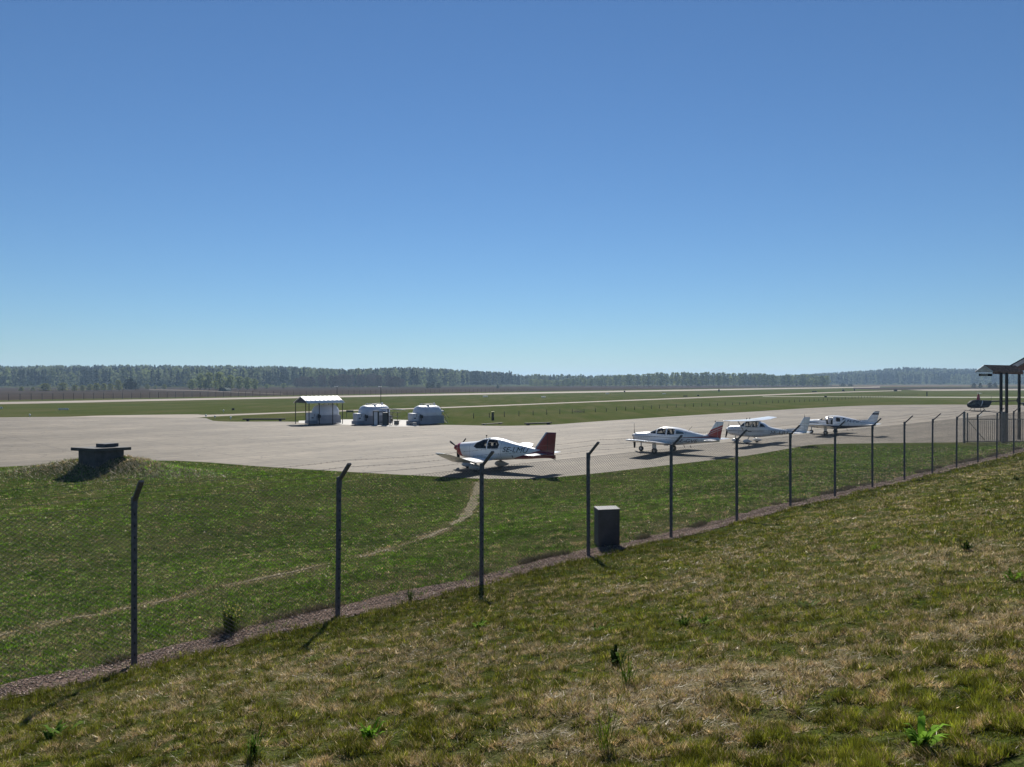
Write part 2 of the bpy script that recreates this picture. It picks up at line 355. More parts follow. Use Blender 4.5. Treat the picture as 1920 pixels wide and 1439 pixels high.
# gravel strip under the fence
M_GRAV = mat('gravel_bed', (.20, .145, .12), .95, var=.25, scale=14, bump=.8, col2=(.09, .07, .06), spec=0)
rows = []
for s in np.arange(-7, 60, .15):
    b = FP0+FU*s; lo = -.26-.34*float(fbm(np.array(s*.9), np.array(3.)))-.14*float(vnoise(np.array(s*2.7), np.array(8.))); hi = .12+.38*float(fbm(np.array(s*1.3), np.array(1.), 3))
    rows.append([Vector((*(b+FN*t), float(gz(*(b+FN*t)))+.012)) for t in np.linspace(lo, hi, 6)])
tag(MB().grid(rows, closed=False).build('gravel_strip', M_GRAV), kind='structure')
N = 30000
s = -6+62*rng.random(N)**1.7; t = rng.uniform(-.5, .38, N)*(.75+.4*vnoise(s*2, s*0+4)); bx = FP0[0]+FU[0]*s+FN[0]*t; by = FP0[1]+FU[1]*s+FN[1]*t
r = rng.uniform(.005, .015, N)*(1+.02*by); ang = rng.uniform(0, 6.28, N)
base = np.array([[1, 0, 0], [-.5, .87, 0], [-.5, -.87, 0], [.1, .1, .9], [0, 0, -.5]]); st_ = rng.uniform(.6, 1.5, (N, 1))
P = base[None]*r[:, None, None]; P = P*np.stack([st_[:, 0], np.ones(N), np.full(N, .8)], 1)[:, None]
ca, sa = np.cos(ang)[:, None], np.sin(ang)[:, None]
P = np.stack([P[..., 0]*ca-P[..., 1]*sa, P[..., 0]*sa+P[..., 1]*ca, P[..., 2]], -1)+np.stack([bx, by, gz(bx, by)+.016], 1)[:, None]
fc = np.array([[0, 1, 3], [1, 2, 3], [2, 0, 3], [1, 0, 4], [2, 1, 4], [0, 2, 4]])
cc = np.array([[.32, .235, .195], [.21, .145, .115], [.43, .35, .30], [.10, .07, .055]])[rng.integers(0, 4, N)]*rng.uniform(.7, 1.2, (N, 1))
tag(np_mesh('gravel', P.reshape(-1, 3), (fc[None]+5*np.arange(N)[:, None, None]).reshape(-1, 3), vcol_mat('stones', rough=.8), np.repeat(cc, 5, 0)),
    'loose pinkish grey gravel under the fence', 'gravel', kind='stuff')

# ------------------------------------------------------------ grass blades
def blades(name, x, y, L, W, lean, col, m, label, zoff=0.0):
    n = len(x); a = rng.uniform(0, 2*pi, n); b = rng.uniform(0, 2*pi, n); z = gz(x, y)-.004+zoff
    d = np.stack([np.cos(a), np.sin(a)], 1); q = np.stack([np.cos(b), np.sin(b)], 1)
    up = L*np.sqrt(np.clip(1-lean**2, .02, 1)); hz_ = L*lean
    b0 = np.stack([x-d[:, 0]*W/2, y-d[:, 1]*W/2, z], 1); b1 = np.stack([x+d[:, 0]*W/2, y+d[:, 1]*W/2, z], 1)
    tip = np.stack([x+q[:, 0]*hz_, y+q[:, 1]*hz_, z+up], 1)
    Vv = np.stack([b0, b1, tip], 1).reshape(-1, 3); Fv = np.arange(3*n).reshape(-1, 3)
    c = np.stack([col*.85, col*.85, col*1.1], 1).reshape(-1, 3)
    return tag(np_mesh(name, Vv, Fv, m, c), label, 'grass', kind='stuff')
M_GRASS = vcol_mat('grass_blades', transl=.28, rough=.5, spec=.35)
def grass_points(N, d0, d1, pw):
    u = rng.random(N); y = d0*(d1/d0)**(u**pw); x = (rng.random(N)*2-1)*(.70*y+1.0); return x, y
x, y = grass_points(2300000, 3.7, 62, 1.25)
p = pdist(x, y); pd_ = path_dist(x, y)
ontarmac = np.zeros(len(x), bool)
edge = [(-900, 930), (-300, 885), (0, 876), (150, 868), (330, 864.5), (500, 876), (700, 888), (800, 893), (900, 898), (1000, 898), (1100, 890), (1250, 873), (1400, 855), (1500, 838), (1545, 833.5), (1700, 831), (1920, 829), (2500, 826)]
ex = np.array([e[0] for e in edge], float); ey = np.array([e[1] for e in edge], float)
pyx = HY+(CAMZ)*F/y; pxx = CX+F*x/y
ontarmac = (pyx < np.interp(pxx, ex, ey)+.6)
dry, gr = patch(x, y)
sal = (x-FP0[0])*FU[0]+(y-FP0[1])*FU[1]
grav = (p > -.26-.34*fbm(sal*.9, sal*0+3)-.10*vnoise(x*4, y*4)) & (p < .10+.36*fbm(sal*1.3, sal*0+1, 3)-.14*vnoise(x*5, y*5))
keep = ~ontarmac & ((~grav) | (rng.random(len(x)) < .05+.45*sstep(.5, .7, fbm(x*1.6, y*1.6+20, 3)))) & (rng.random(len(x)) < np.clip(.30+(pd_-.10)*3.0+.9*(fbm(x*.8+40, y*.8, 3) < .47), .30, 1)) & (rng.random(len(x)) < (1-.25*dry))
m_ = sstep(9, 22, y)
clump = fbm(x*9, y*9+7, 3)*(1-m_)+fbm(x*3.4+3, y*3.4, 3)*m_; q2 = fbm(x*15+60, y*15, 2)*(1-m_)+fbm(x*5+60, y*5, 2)*m_
keep &= rng.random(len(x)) < np.clip(.62+4.5*(clump-.42), .30, 1)
x, y, p, dry, gr, clump, q2 = [v[keep] for v in (x, y, p, dry, gr, clump, q2)]
n = len(x); mnd = np.exp(-(((x-MOUND[0])/4.6)**2+((y-MOUND[1])/2.4)**2))
isdry = rng.random(n) < np.clip(.02+.66*dry+1.15*sstep(.50, .72, q2)*np.where(p > 0, .35+.8*dry, .30+.5*dry)+.75*mnd*(x < -19.5), .03, .97)
L = rng.uniform(.016, .044, n)*(.55+1.3*sstep(.36, .66, clump))*(1+.25*np.exp(-((p+.55)/.25)**2))*(1+1.6*mnd)*(1+.004*y)
L = np.where(isdry, L*1.0, L*(1+.6*np.exp(-((p-.45)/.35)**2))); Wd = np.maximum(.0050, .00072*y)*rng.uniform(.6, 1.5, n); broad = rng.random(n) < .05; Wd = np.where(broad, Wd*2.6, Wd)
lean = np.where(isdry, rng.uniform(.55, .97, n), rng.uniform(.1, .8, n))
lush = (GREEN_D*1.1*np.where(p > 0, 1, .95)[:, None]+(np.array([.105, .145, .020])-GREEN_D)*(gr*.7+.3*rng.random(n))[:, None])
yel = np.array([.135, .115, .025]); k = np.where(p > 0, .35*rng.random(n), .12*rng.random(n))[:, None]; lush = lush*(1-k)+yel*k; lush = np.where((p < 0)[:, None], lush*np.array([.92, 1.18, .9]), lush)
lush = lush*(1+.9*mnd[:, None]*np.array([.9, 1.2, .3])*(x > -20.5)[:, None])
straw = np.where(rng.random(n)[:, None] < .35, np.array([.46, .40, .27]), np.array([.30, .235, .13]))*rng.uniform(.6, 1.25, (n, 1))
col = np.where(isdry[:, None], straw*np.array([1.45, 1.32, 1.1])*rng.uniform(.55, 1.45, (n, 1)), lush*np.where((p > 0)[:, None], np.array([1.95, 1.62, 1.0]), np.array([1.62, 1.72, 1.0]))*rng.uniform(.4, 1.6, (n, 1))*(.55+.95*sstep(.32, .7, q2))[:, None])  # clump noise paints lit tufts and shaded hollows into the green
fr = np.interp(y, [4, 12, 30, 60], [30, 20, 9, 5]); q3 = np.where(y < 9, vnoise(x*32, y*32), np.where(y < 20, vnoise(x*17, y*17), vnoise(x*8, y*8)))
col = col*(.42+1.25*q3)[:, None]
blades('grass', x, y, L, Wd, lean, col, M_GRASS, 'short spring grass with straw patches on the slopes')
# fallen straw stalks on the near bank
x, y = grass_points(420000, 3.7, 34, 1.1); p = pdist(x, y); dry, gr = patch(x, y)
kp = ((p > .45) | (p < -.7)) & (rng.random(len(x)) < .02+.55*sstep(.45, 1.05, dry)*np.where(p > 0, 1, .35)*sstep(.35, .6, fbm(x*5, y*5+3, 2))); x, y = x[kp], y[kp]; n = len(x)
blades('straw', x, y, rng.uniform(.03, .085, n), np.maximum(.0036, .0006*y)*rng.uniform(.7, 1.3, n), rng.uniform(.9, .99, n), np.array([.50, .41, .26])*rng.uniform(.4, 1.1, (n, 1)), M_GRASS, 'bleached straw stalks lying on the turf', .012)
# dead brown tufts hugging the far side of the gravel
s = rng.uniform(-6, 46, 130000); g_ = fbm(s*1.3, s*0+2, 3); kk = rng.random(len(s)) < sstep(.56, .68, g_)*.6; s = s[kk]; t = -.30-.34*fbm(s*.9, s*0+3)-np.abs(rng.normal(0, .12, len(s)))+.05
x = FP0[0]+FU[0]*s+FN[0]*t; y = FP0[1]+FU[1]*s+FN[1]*t; n = len(x)
blades('dead_grass', x, y, rng.uniform(.05, .16, n), np.maximum(.006, .0006*y), rng.uniform(.2, .9, n), np.array([[.08, .06, .04], [.17, .13, .08], [.04, .05, .02]])[rng.integers(0, 3, n)], M_GRASS, 'dark dead grass tufts along the far edge of the gravel')

# ------------------------------------------------------------ weeds (each its own object)
M_WEED = vcol_mat('weed_leaf', transl=.4, rough=.8, spec=.04)
def weed(px, py, label, n=22, L=.13, W=.022, up=.6, c=(.10, .19, .04), spread=.06, name='weed', cat='weed', flower=None):
    x0, y0 = at_slope(px, py); z0 = float(gz(x0, y0)); V_, F_, K_ = [], [], []
    for i in range(n):
        a = random.uniform(0, 6.28); l_ = L*1.1*random.uniform(.4, 1.0); u = up*random.uniform(.5, 1.3); r0 = spread*random.random()
        bx_, by_ = r0*cos(a*1.7), r0*sin(a*1.7); dx, dy = cos(a), sin(a); k = len(V_); cc_ = np.array(c)*np.array([1.3, 1.2, .7])*random.uniform(.35, 1.1)
        for j, (t, wf) in enumerate([(0, .35), (.35, 1), (.7, .8), (1, .05)]):
            h = l_*u*math.sin(t*1.9); rr = l_*t*(1-.2*u); w_ = W*wf/2
            for sg in (-1, 1): V_.append((bx_+dx*rr-dy*w_*sg, by_+dy*rr+dx*w_*sg, h+.004)); K_.append(cc_)
        for j in range(3): q = k+2*j; F_.append((q, q+1, q+3, q+2))
    o = np_mesh(name, np.array(V_), np.array(F_), M_WEED, np.array(K_)); o.location = (x0, y0, z0)
    if flower:
        f0 = None
        for i in range(flower):
            a = random.uniform(0, 6.28); rr = random.uniform(0, .16); h = random.uniform(.18, .40)
            if f0 is None: f0 = fo_ = MB().sph((0, 0, 0), .012, (1, 1, .7), u=7, v=5).build('flower_head', mat('yellow_petals', (.62, .50, .03), .6), o)
            else: fo_ = f0.copy(); C.objects.link(fo_); fo_.parent = o
            fo_.location = (rr*cos(a), rr*sin(a), h)
    return tag(o, label, cat)
weed(105, 1386, 'broad-leaved green weed rosette at the lower left corner', 26, .15, .028, .55, (.13, .24, .06), .09)
weed(695, 1388, 'bright green weed clump at the bottom, left of centre', 30, .12, .022, .7, (.12, .26, .03), .05)
weed(1730, 1396, 'tall light-green spiky weed rosette at the lower right', 30, .16, .026, .9, (.15, .30, .05), .05)
weed(478, 1428, 'dark grassy weed tuft touching the bottom edge', 30, .14, .012, 1.2, (.07, .13, .03), .05)
weed(1158, 1246, 'dark upright weed clump right of centre on the slope', 30, .12, .03, 1.0, (.04, .075, .02), .05)
weed(1286, 1168, 'left half of a pair of small weeds on the slope', 22, .11, .022, .9, (.07, .13, .03), .07)
weed(1320, 1168, 'bright low weed just right of its darker twin', 20, .10, .022, .5, (.12, .24, .03), .06)
weed(900, 1181, 'small yellowish-green weed below the third fence post', 26, .13, .024, .6, (.15, .27, .05), .06)
weed(1128, 1177, 'flat wide weed on the slope right of the middle', 22, .13, .02, .4, (.08, .15, .03), .11)
weed(1515, 1138, 'flat grey-green weed higher on the right slope', 20, .12, .03, .4, (.10, .14, .06), .10)
weed(1813, 1031, 'small dark weed near the pale patch on the right', 28, .14, .02, .8, (.03, .055, .015), .06)
weed(1641, 1031, 'tiny light-green weed left of the dark one', 16, .12, .02, .7, (.14, .22, .04), .09)
weed(1723, 905, 'dark spreading weed near the far fence posts', 26, .22, .04, .5, (.03, .05, .015), .14)
weed(1855, 922, 'small dark weed right of the far fence', 20, .18, .03, .5, (.03, .055, .015), .12)
weed(1906, 902, 'dark weed at the right edge of the picture', 20, .22, .03, .5, (.03, .05, .015), .12)
weed(1138, 1398, 'tall thin grass tuft beside the bare straw patch', 40, .20, .006, 1.6, (.10, .15, .03), .05, 'grass_tuft', 'grass tuft')
weed(1180, 1288, 'small green grass tuft above the straw patch', 34, .13, .007, 1.4, (.07, .13, .02), .05, 'grass_tuft', 'grass tuft')
weed(770, 1128, 'dark green grass tuft on the gravel between posts', 50, .16, .008, 1.5, (.045, .09, .02), .06, 'grass_tuft', 'grass tuft')
weed(1905, 1090, 'bright green weed at the right border of the slope', 24, .14, .022, .6, (.13, .24, .04), .09)
weed(585, 1243, 'grey-green weed at the tip of a post shadow', 20, .10, .02, .5, (.14, .19, .08), .07)
weed(1285, 1015, 'yellow-green weed by the gravel right of the cabinet', 20, .10, .02, .6, (.14, .2, .05), .08)
weed(436, 1190, 'bushy yellow-flowered plant behind the fence gravel', 160, .34, .012, 1.25, (.09, .15, .03), .13, 'flowering_plant', 'plant', flower=42)
weed(1372, 1082, 'bare thin twigs standing in the grass', 5, .30, .005, 1.5, (.07, .05, .03), .06, 'twig', 'twig')
# tall dry stems on the mound
s_ = rng.normal(0, 1, (5200, 2)); x = MOUND[0]+s_[:, 0]*2.7-.2; y = MOUND[1]-.9+s_[:, 1]*1.0; n = len(x)
kp = ~((np.abs(x-MOUND[0]+.7) < 1.5) & (np.abs(y-MOUND[1]) < 1.0)); x = x[kp]; y = y[kp]; n = len(x)
blades('dry_stems', x, y, rng.uniform(.10, .36, n), np.full(n, .02), rng.uniform(.5, .97, n), np.array([.44, .38, .26])*rng.uniform(.4, 1.15, (n, 1)), M_GRASS, 'long bleached dead stems on the grassy mound')

# ------------------------------------------------------------ chain-link fence
M_GALV = mat('galvanised_steel', (.12, .12, .14), .6, metal=.35, var=.15, scale=20)
M_WIRE = mat('wire', (.07, .07, .07), .8, metal=.0, var=.1, spec=.15)
fence = empty('chain_link_fence', (*FP0, ZF), label='galvanised chain-link fence with bent posts and barbed wire crossing the slope', cat='fence')
EX, EZ = .27, .27
def fpt(i, n=0.0, z=0.0):      # local to fence root
    q = FU*FS*i+FN*n; w_ = FP0+q; return Vector((q[0], q[1], z+float(gz_simple(w_[0], w_[1]))-ZF))
fa = math.atan2(FU[1], FU[0])
pm = MB(); om = MB()
# C-section post: web + two flanges
pm.box((0, 0, .99), (.062, .007, 2.36)); pm.box((-.028, .024, .99), (.006, .04, 2.36)); pm.box((.028, .024, .99), (.006, .04, 2.36))
for k in range(14): pm.box((0, -.005, .15+k*.15), (.014, .006, .03), mi=1)
om.bar((0, 0, 2.13), (0, -EX, 2.13+EZ), .062, .03)
om.box((0, -.006, 2.1), (.064, .02, .16))
pm0 = pm.build('post', [M_GALV, mat('slot_dark', (.02, .02, .02), .8)], fence); om0 = om.build('outrigger', M_GALV, pm0)
for i in range(-1, 18):
    if i == -1: po = pm0
    else:
        po = pm0.copy(); C.objects.link(po); po.parent = fence; oo = om0.copy(); C.objects.link(oo); oo.parent = po
    q = fpt(i); po.location = q+Vector((0, 0, -.0)); po.rotation_euler = (random.uniform(-.006, .006), random.uniform(-.008, .008), fa+random.uniform(-.04, .04))
# netting : real wires, two crossing families
H0, H1, PIT = .04, 2.08, .072
def ribbon_wires(starts, dirs, rad):
    V_, F_ = [], []; base_ = np.array([[1, 0], [-.5, .87], [-.5, -.87]])*rad
    for a, b in zip(starts, dirs):
        ax = Vector(b)-Vector(a); M = ax.to_track_quat('Z', 'Y').to_matrix(); k = len(V_)
        for e in (a, b):
            for q in base_: V_.append(Vector(e)+M @ Vector((q[0], q[1], 0)))
        for j in range(3): F_.append((k+j, k+(j+1) % 3, k+3+(j+1) % 3, k+3+j))
    return V_, F_
A_, B_ = [], []
i0, i1 = -FS, FS*17; hh = H1-H0; run = hh*PIT/.056
def fs(s_, z, n=0.0): return fpt(s_/FS, n, z)
s_ = i0-run
while s_ < i1:
    for sg in (1, -1):
        a, b = (s_, s_+run) if sg > 0 else (s_+run, s_)
        za, zb = H0, H1
        if b != a:
            if min(a, b) < i0 or max(a, b) > i1:
                lo, hi = max(min(a, b), i0), min(max(a, b), i1)
                if lo >= hi: continue
                f = lambda s2: H0+(s2-a)/(b-a)*hh
                aa, bb = (lo, hi) if b > a else (hi, lo); za, zb = f(aa), f(bb); a, b = aa, bb
        off = -.036-.002*sg; A_.append(fs(a, za, off)); B_.append(fs(b, zb, off))
    s_ += PIT
v_, f_ = ribbon_wires(A_, B_, .0025)
np_mesh('netting', np.array(v_), np.array(f_), M_WIRE, parent=fence)
def wire_run(name, n, z, rad, sag=.0, barbs=False):
    mb = MB(); npt = 17*6; pts = []
    for k in range(-6, npt+1):
        i = k/6; fr = (k % 6)/6; pts.append(fpt(i, n, z-sag*4*fr*(1-fr)))
    for a, b in zip(pts, pts[1:]): mb.cyl(a, b, rad, rad, 4, caps=False)
    if barbs:
        for a, b in zip(pts, pts[1:]):
            for t in (.1, .3, .5, .7, .9):
                c = a.lerp(b, t)
                for q in range(2):
                    dv = Vector((random.uniform(-1, 1), random.uniform(-1, 1), random.uniform(-1, 1))).normalized()*.016; mb.cyl(c-dv, c+dv, .0014, .0014, 3, caps=False)
    return mb.build(name, M_WIRE, fence)
wire_run('line_wire', -.036, 2.08, .0022); wire_run('line_wire', -.036, 1.05, .0018, ); wire_run('line_wire', -.036, .06, .0018)
for k in (.25, .6, .95): wire_run('barbed_wire', EX*k, 2.13+EZ*k+.016, .0018, .03, True)

# ------------------------------------------------------------ steel cabinet behind the fence
cp = Vector((*at_slope(1138, 1024), 0)); cz = float(gz(cp.x, cp.y))
M_CAB = mat('grey_cabinet_paint', (.055, .055, .07), .6, var=.15, scale=4)
cab = empty('utility_cabinet', (cp.x, cp.y, cz), R(12), 'dark grey metal utility cabinet standing on the gravel behind the fence', 'cabinet')
MB().box((0, 0, .40), (.50, .30, .84), bev=.008).build('cabinet_body', M_CAB, cab)
MB().prism([(-.26, -.16, .825), (.26, -.16, .825), (.26, .16, .85), (-.26, .16, .85), ], (0, 0, .02)).build('cabinet_roof', mat('bright_lid', (.12, .125, .14), .7), cab)
MB().box((0, -.1535, .42), (.44, .005, .72)).build('cabinet_door', M_CAB, cab)
MB().cyl((.17, -.156, .50), (.17, -.175, .50), .012).build('lock', M_GALV, cab)

# ------------------------------------------------------------ concrete vent box on the mound
bp = pxy(190, 42.7, 0); bz = .42
M_DARKC = mat('tarred_concrete', (.055, .055, .06), .8, var=.2, scale=3, bump=.3)
vb = empty('bunker_box', (bp.x, bp.y, bz), R(64), 'dark concrete box with overhanging flat lid half buried in the grassy mound', 'bunker')
MB().box((0, 0, .45), (1.75, 1.4, 1.1), bev=.02).build('box_wall', M_DARKC, vb)
MB().box((0.0, 0, 1.06), (2.3, 1.9, .17), Matrix.Rotation(R(2), 3, 'Y'), bev=.015).build('flat_roof', mat('roof_slab', (.05, .047, .045), .75, var=.2), vb)
MB().box((.25, -.15, 1.25), (.85, .75, .20), bev=.02).build('hatch', M_DARKC, vb)

# ------------------------------------------------------------ aircraft toolkit
M_WHITE = mat('white_aircraft_paint', (.72, .72, .72), .28, var=.03, scale=1.2, coat=.3)
def livery(name, base, regions, rough=.28):
    """paint scheme in the part's own x,z : regions = (colour, [(a,b,c) ...]) painted where every a*x+b*z+c > 0"""
    m = bpy.data.materials.new(name); m.use_nodes = True; n = m.node_tree.nodes; l = m.node_tree.links; p = n['Principled BSDF']
    p.inputs['Roughness'].default_value = rough; p.inputs['Coat Weight'].default_value = .3
    tc = n.new('ShaderNodeTexCoord'); nz = n.new('ShaderNodeTexNoise'); nz.inputs['Scale'].default_value = 1.5; nz.inputs['Detail'].default_value = 5; l.new(tc.outputs['Object'], nz.inputs['Vector'])
    mr = n.new('ShaderNodeMapRange'); mr.inputs[1].default_value = .35; mr.inputs[2].default_value = .7; mr.inputs[3].default_value = 1.0; mr.inputs[4].default_value = .90; l.new(nz.outputs['Fac'], mr.inputs[0])
    cur = None
    for col, hp in [(base, None)]+regions:
        if hp is None:
            rgb = n.new('ShaderNodeRGB'); rgb.outputs[0].default_value = (*col, 1); cur = rgb.outputs[0]; continue
        f = None
        for a, b, c in hp:
            d = n.new('ShaderNodeVectorMath'); d.operation = 'DOT_PRODUCT'; d.inputs[1].default_value = (a, 0, b); l.new(tc.outputs['Object'], d.inputs[0])
            g = n.new('ShaderNodeMath'); g.operation = 'GREATER_THAN'; g.inputs[1].default_value = -c; l.new(d.outputs['Value'], g.inputs[0])
            if f is None: f = g.outputs[0]
            else:
                q = n.new('ShaderNodeMath'); q.operation = 'MULTIPLY'; l.new(f, q.inputs[0]); l.new(g.outputs[0], q.inputs[1]); f = q.outputs[0]
        mx = n.new('ShaderNodeMix'); mx.data_type = 'RGBA'; l.new(f, mx.inputs[0]); l.new(cur, mx.inputs[6]); mx.inputs[7].default_value = (*col, 1); cur = mx.outputs[2]
    vm = n.new('ShaderNodeVectorMath'); vm.operation = 'SCALE'; l.new(cur, vm.inputs[0]); l.new(mr.outputs[0], vm.inputs['Scale']); l.new(vm.outputs[0], p.inputs['Base Color'])
    return m
WH_, RD_, NV_, GY_, BR_ = (.74, .74, .74), (.19, .008, .016), (.006, .008, .030), (.36, .36, .38), (.36, .02, .018)
def seam(x, z0=-9, z1=9): return ((.30, .30, .31), [(1, 0, -x+.008), (-1, 0, x+.008), (0, 1, -z0), (0, -1, z1)])
M_RED = mat('dark_red_paint', (.19, .008, .016), .35, var=.08, coat=.2)
M_REDB = mat('red_paint', (.42, .03, .02), .35, var=.06)
M_BLUE = mat('navy_paint', (.003, .004, .012), .6, var=.1, spec=.06)
M_TIRE = mat('tyre_rubber', (.02, .02, .02), .8); M_BLACK = mat('black_paint', (.008, .008, .010), .6, spec=.2)
M_INT = mat('cabin_lining', (.07, .065, .06), .9); M_SEAT = mat('seat_fabric', (.03, .03, .033), .9)
M_LGREY = mat('light_grey_paint', (.42, .42, .43), .4, var=.05); M_METAL = mat('bare_metal', (.45, .45, .45), .35, metal=.8)
def glass_mat(name, tint=.55, refl=.10):
    m = bpy.data.materials.new(name); m.use_nodes = True; n = m.node_tree.nodes; l = m.node_tree.links
    t = n.new('ShaderNodeBsdfTransparent'); t.inputs[0].default_value = (tint, tint*1.02, tint*1.02, 1); g = n.new('ShaderNodeBsdfGlossy'); g.inputs['Roughness'].default_value = .03
    fr = n.new('ShaderNodeFresnel'); fr.inputs[0].default_value = 1.45; mx = n.new('ShaderNodeMixShader'); l.new(fr.outputs[0], mx.inputs[0])
    l.new(t.outputs[0], mx.inputs[1]); l.new(g.outputs[0], mx.inputs[2]); l.new(mx.outputs[0], n['Material Output'].inputs[0]); return m
M_GLASS = glass_mat('canopy_glass', .62)

class Body:
    """lofted body; stations (x, z_bottom, z_mid, z_top, half_width, exponent)"""
    def __init__(s, st): s.st = np.array(sorted(st)); 
    def par(s, x):
        st = s.st; k = int(np.clip(np.searchsorted(st[:, 0], x)-1, 0, len(st)-2)); a, b = st[k], st[k+1]
        t = float(np.clip((x-a[0])/(b[0]-a[0]), 0, 1)); p0 = st[max(k-1, 0)]; p3 = st[min(k+2, len(st)-1)]
        h = b[0]-a[0]
        def hm(i):
            m0 = (b[i]-p0[i])/(b[0]-p0[0])*h; m1 = (p3[i]-a[i])/(p3[0]-a[0])*h
            if (b[i]-a[i])*m0 < 0: m0 = 0
            if (b[i]-a[i])*m1 < 0: m1 = 0
            return (2*t**3-3*t*t+1)*a[i]+(t**3-2*t*t+t)*m0+(-2*t**3+3*t*t)*b[i]+(t**3-t*t)*m1
        return [hm(i) for i in range(1, 6)]
    def y(s, x, z, off=0.0):
        zb, zm, zt, w_, n = s.par(x); h = (zt-zm) if z > zm else (zm-zb)
        return w_*max(0, 1-(abs(z-zm)/max(h, 1e-4))**n)**(1/n)+off
    def ring(s, x, N=36, inset=0.0):
        zb, zm, zt, w_, n = s.par(x); out = []
        for i in range(N):
            a = 2*pi*i/N; c, q = cos(a), sin(a); f = 2/n
            yy = (w_-inset)*math.copysign(abs(c)**f, c); h = (zt-zm-inset) if q > 0 else (zm-zb-inset)
            out.append(Vector((x, yy, zm+h*math.copysign(abs(q)**f, q))))
        return out
    def mesh(s, x0, x1, n=80, N=36, inset=0.0, paint=None):
        mb = MB(); rows = [s.ring(x, N, inset) for x in np.linspace(x0, x1, n)]; mb.grid(rows, caps=True, paint=paint); return mb
    def decal(s, poly, m, name, parent, off=.006, sides=(1, -1), nxx=14, nz=8):
        """patch of the body's side inside a convex outline in (x,z)"""
        P = np.array(poly); x0, x1 = P[:, 0].min(), P[:, 0].max(); out = []
        for sd_ in sides:
            mb = MB(); rows = []
            for x in np.linspace(x0+1e-4, x1-1e-4, nxx):
                zz = []
                for a, b in zip(P, np.roll(P, -1, 0)):
                    if (a[0]-x)*(b[0]-x) <= 0 and a[0] != b[0]: zz.append(a[1]+(x-a[0])/(b[0]-a[0])*(b[1]-a[1]))
                z0, z1 = min(zz), max(zz); rows.append([Vector((x, sd_*(s.y(x, z)+off), z)) for z in np.linspace(z0, z1, nz)])
            mb.grid(rows, closed=False)
            out.append(mb.build(name, m, parent))
        return out
def boolean(o, cut):
    cut.parent = o.parent
    md = o.modifiers.new('b', 'BOOLEAN'); md.operation = 'DIFFERENCE'; md.object = cut; md.solver = 'EXACT'
    try: md.material_mode = 'TRANSFER'
    except Exception: pass
    dg = bpy.context.evaluated_depsgraph_get(); me = bpy.data.meshes.new_from_object(o.evaluated_get(dg)); nm = o.data.name
    o.modifiers.clear(); old = o.data; o.data = me; bpy.data.meshes.remove(old); me.name = nm
    bpy.data.objects.remove(cut, do_unlink=True)
def airfoil(le, te, y_or_z, zc, th, vertical=False, n=11):
    ch = le-te; out = []
    ts = [(1-cos(pi*i/(n-1)))/2 for i in range(n)]
    prof = lambda t: th*ch*5*(.2969*math.sqrt(t)-.126*t-.3516*t*t+.2843*t**3-.1015*t**4)
    up = [(le-t*ch, prof(t)) for t in ts]; lo = [(le-t*ch, -prof(t)*(1 if vertical else .55)) for t in ts[::-1][1:-1]]
    for x, h in up+lo: out.append(Vector((x, h, y_or_z)) if vertical else Vector((x, y_or_z, zc+h)))
    return out
def lerp_rows(secs, k, **kw):
    rows = []
    for a, b in zip(secs, secs[1:]):
        for j in range(k): t = j/k; rows.append(airfoil(*[a[i]*(1-t)+b[i]*t for i in range(5)], **kw))
    rows.append(airfoil(*secs[-1], **kw)); return rows
def surf(name, secs, mats, parent, k=5, vertical=False, paint=None):
    """secs: (le, te, span position, height, thickness)"""
    mb = MB(); mb.grid(lerp_rows(secs, k, vertical=vertical), caps=True, paint=paint); return mb.build(name, mats, parent)
def lettering(text, body, x_left, z0, h, parent, sides=(1,), off=.01, m=None, slant=.25, length=None, name='registration_lettering'):
    cu = bpy.data.curves.new('t', 'FONT'); cu.body = text; cu.size = h/.72; cu.shear = slant; cu.offset = 0.0; cu.resolution_u = 3
    t = bpy.data.objects.new('t', cu); C.objects.link(t)
    dg = bpy.context.evaluated_depsgraph_get(); me = bpy.data.meshes.new_from_object(t.evaluated_get(dg)); bpy.data.objects.remove(t)
    bm = bmesh.new(); bm.from_mesh(me); bpy.data.meshes.remove(me)
    for k in range(1, 6): bmesh.ops.bisect_plane(bm, geom=bm.verts[:]+bm.edges[:]+bm.faces[:], plane_co=(0, h*k/6, 0), plane_no=(0, 1, 0))
    bmesh.ops.triangulate(bm, faces=bm.faces[:])
    wd = max(v.co.x for v in bm.verts); sc = (length/wd) if length else 1
    for v in bm.verts:
        x = x_left-v.co.x*sc; z = z0+v.co.y; v.co = Vector((x, body.y(x, z)+off, z))
    mb = MB(); mb.bm.free(); mb.bm = bm; bmesh.ops.recalc_face_normals(bm, faces=bm.faces[:])
    return mb.build(name, m or M_BLACK, parent)
def wheel(parent, x, y, r, wdt=.13, name='wheel'):
    mb = MB(); mb.cyl((x, y-wdt/2, r), (x, y+wdt/2, r), r, r, 20); es = [e for e in mb.bm.edges if any(len(f.verts) > 4 for f in e.link_faces)]
    bmesh.ops.bevel(mb.bm, geom=es, offset=.03, segments=2, affect='EDGES')
    o = mb.build(name, M_TIRE, parent)
    MB().cyl((x, y-wdt/2-.006, r), (x, y+wdt/2+.006, r), r*.45, r*.45, 12).build('rim', M_METAL, o); return o
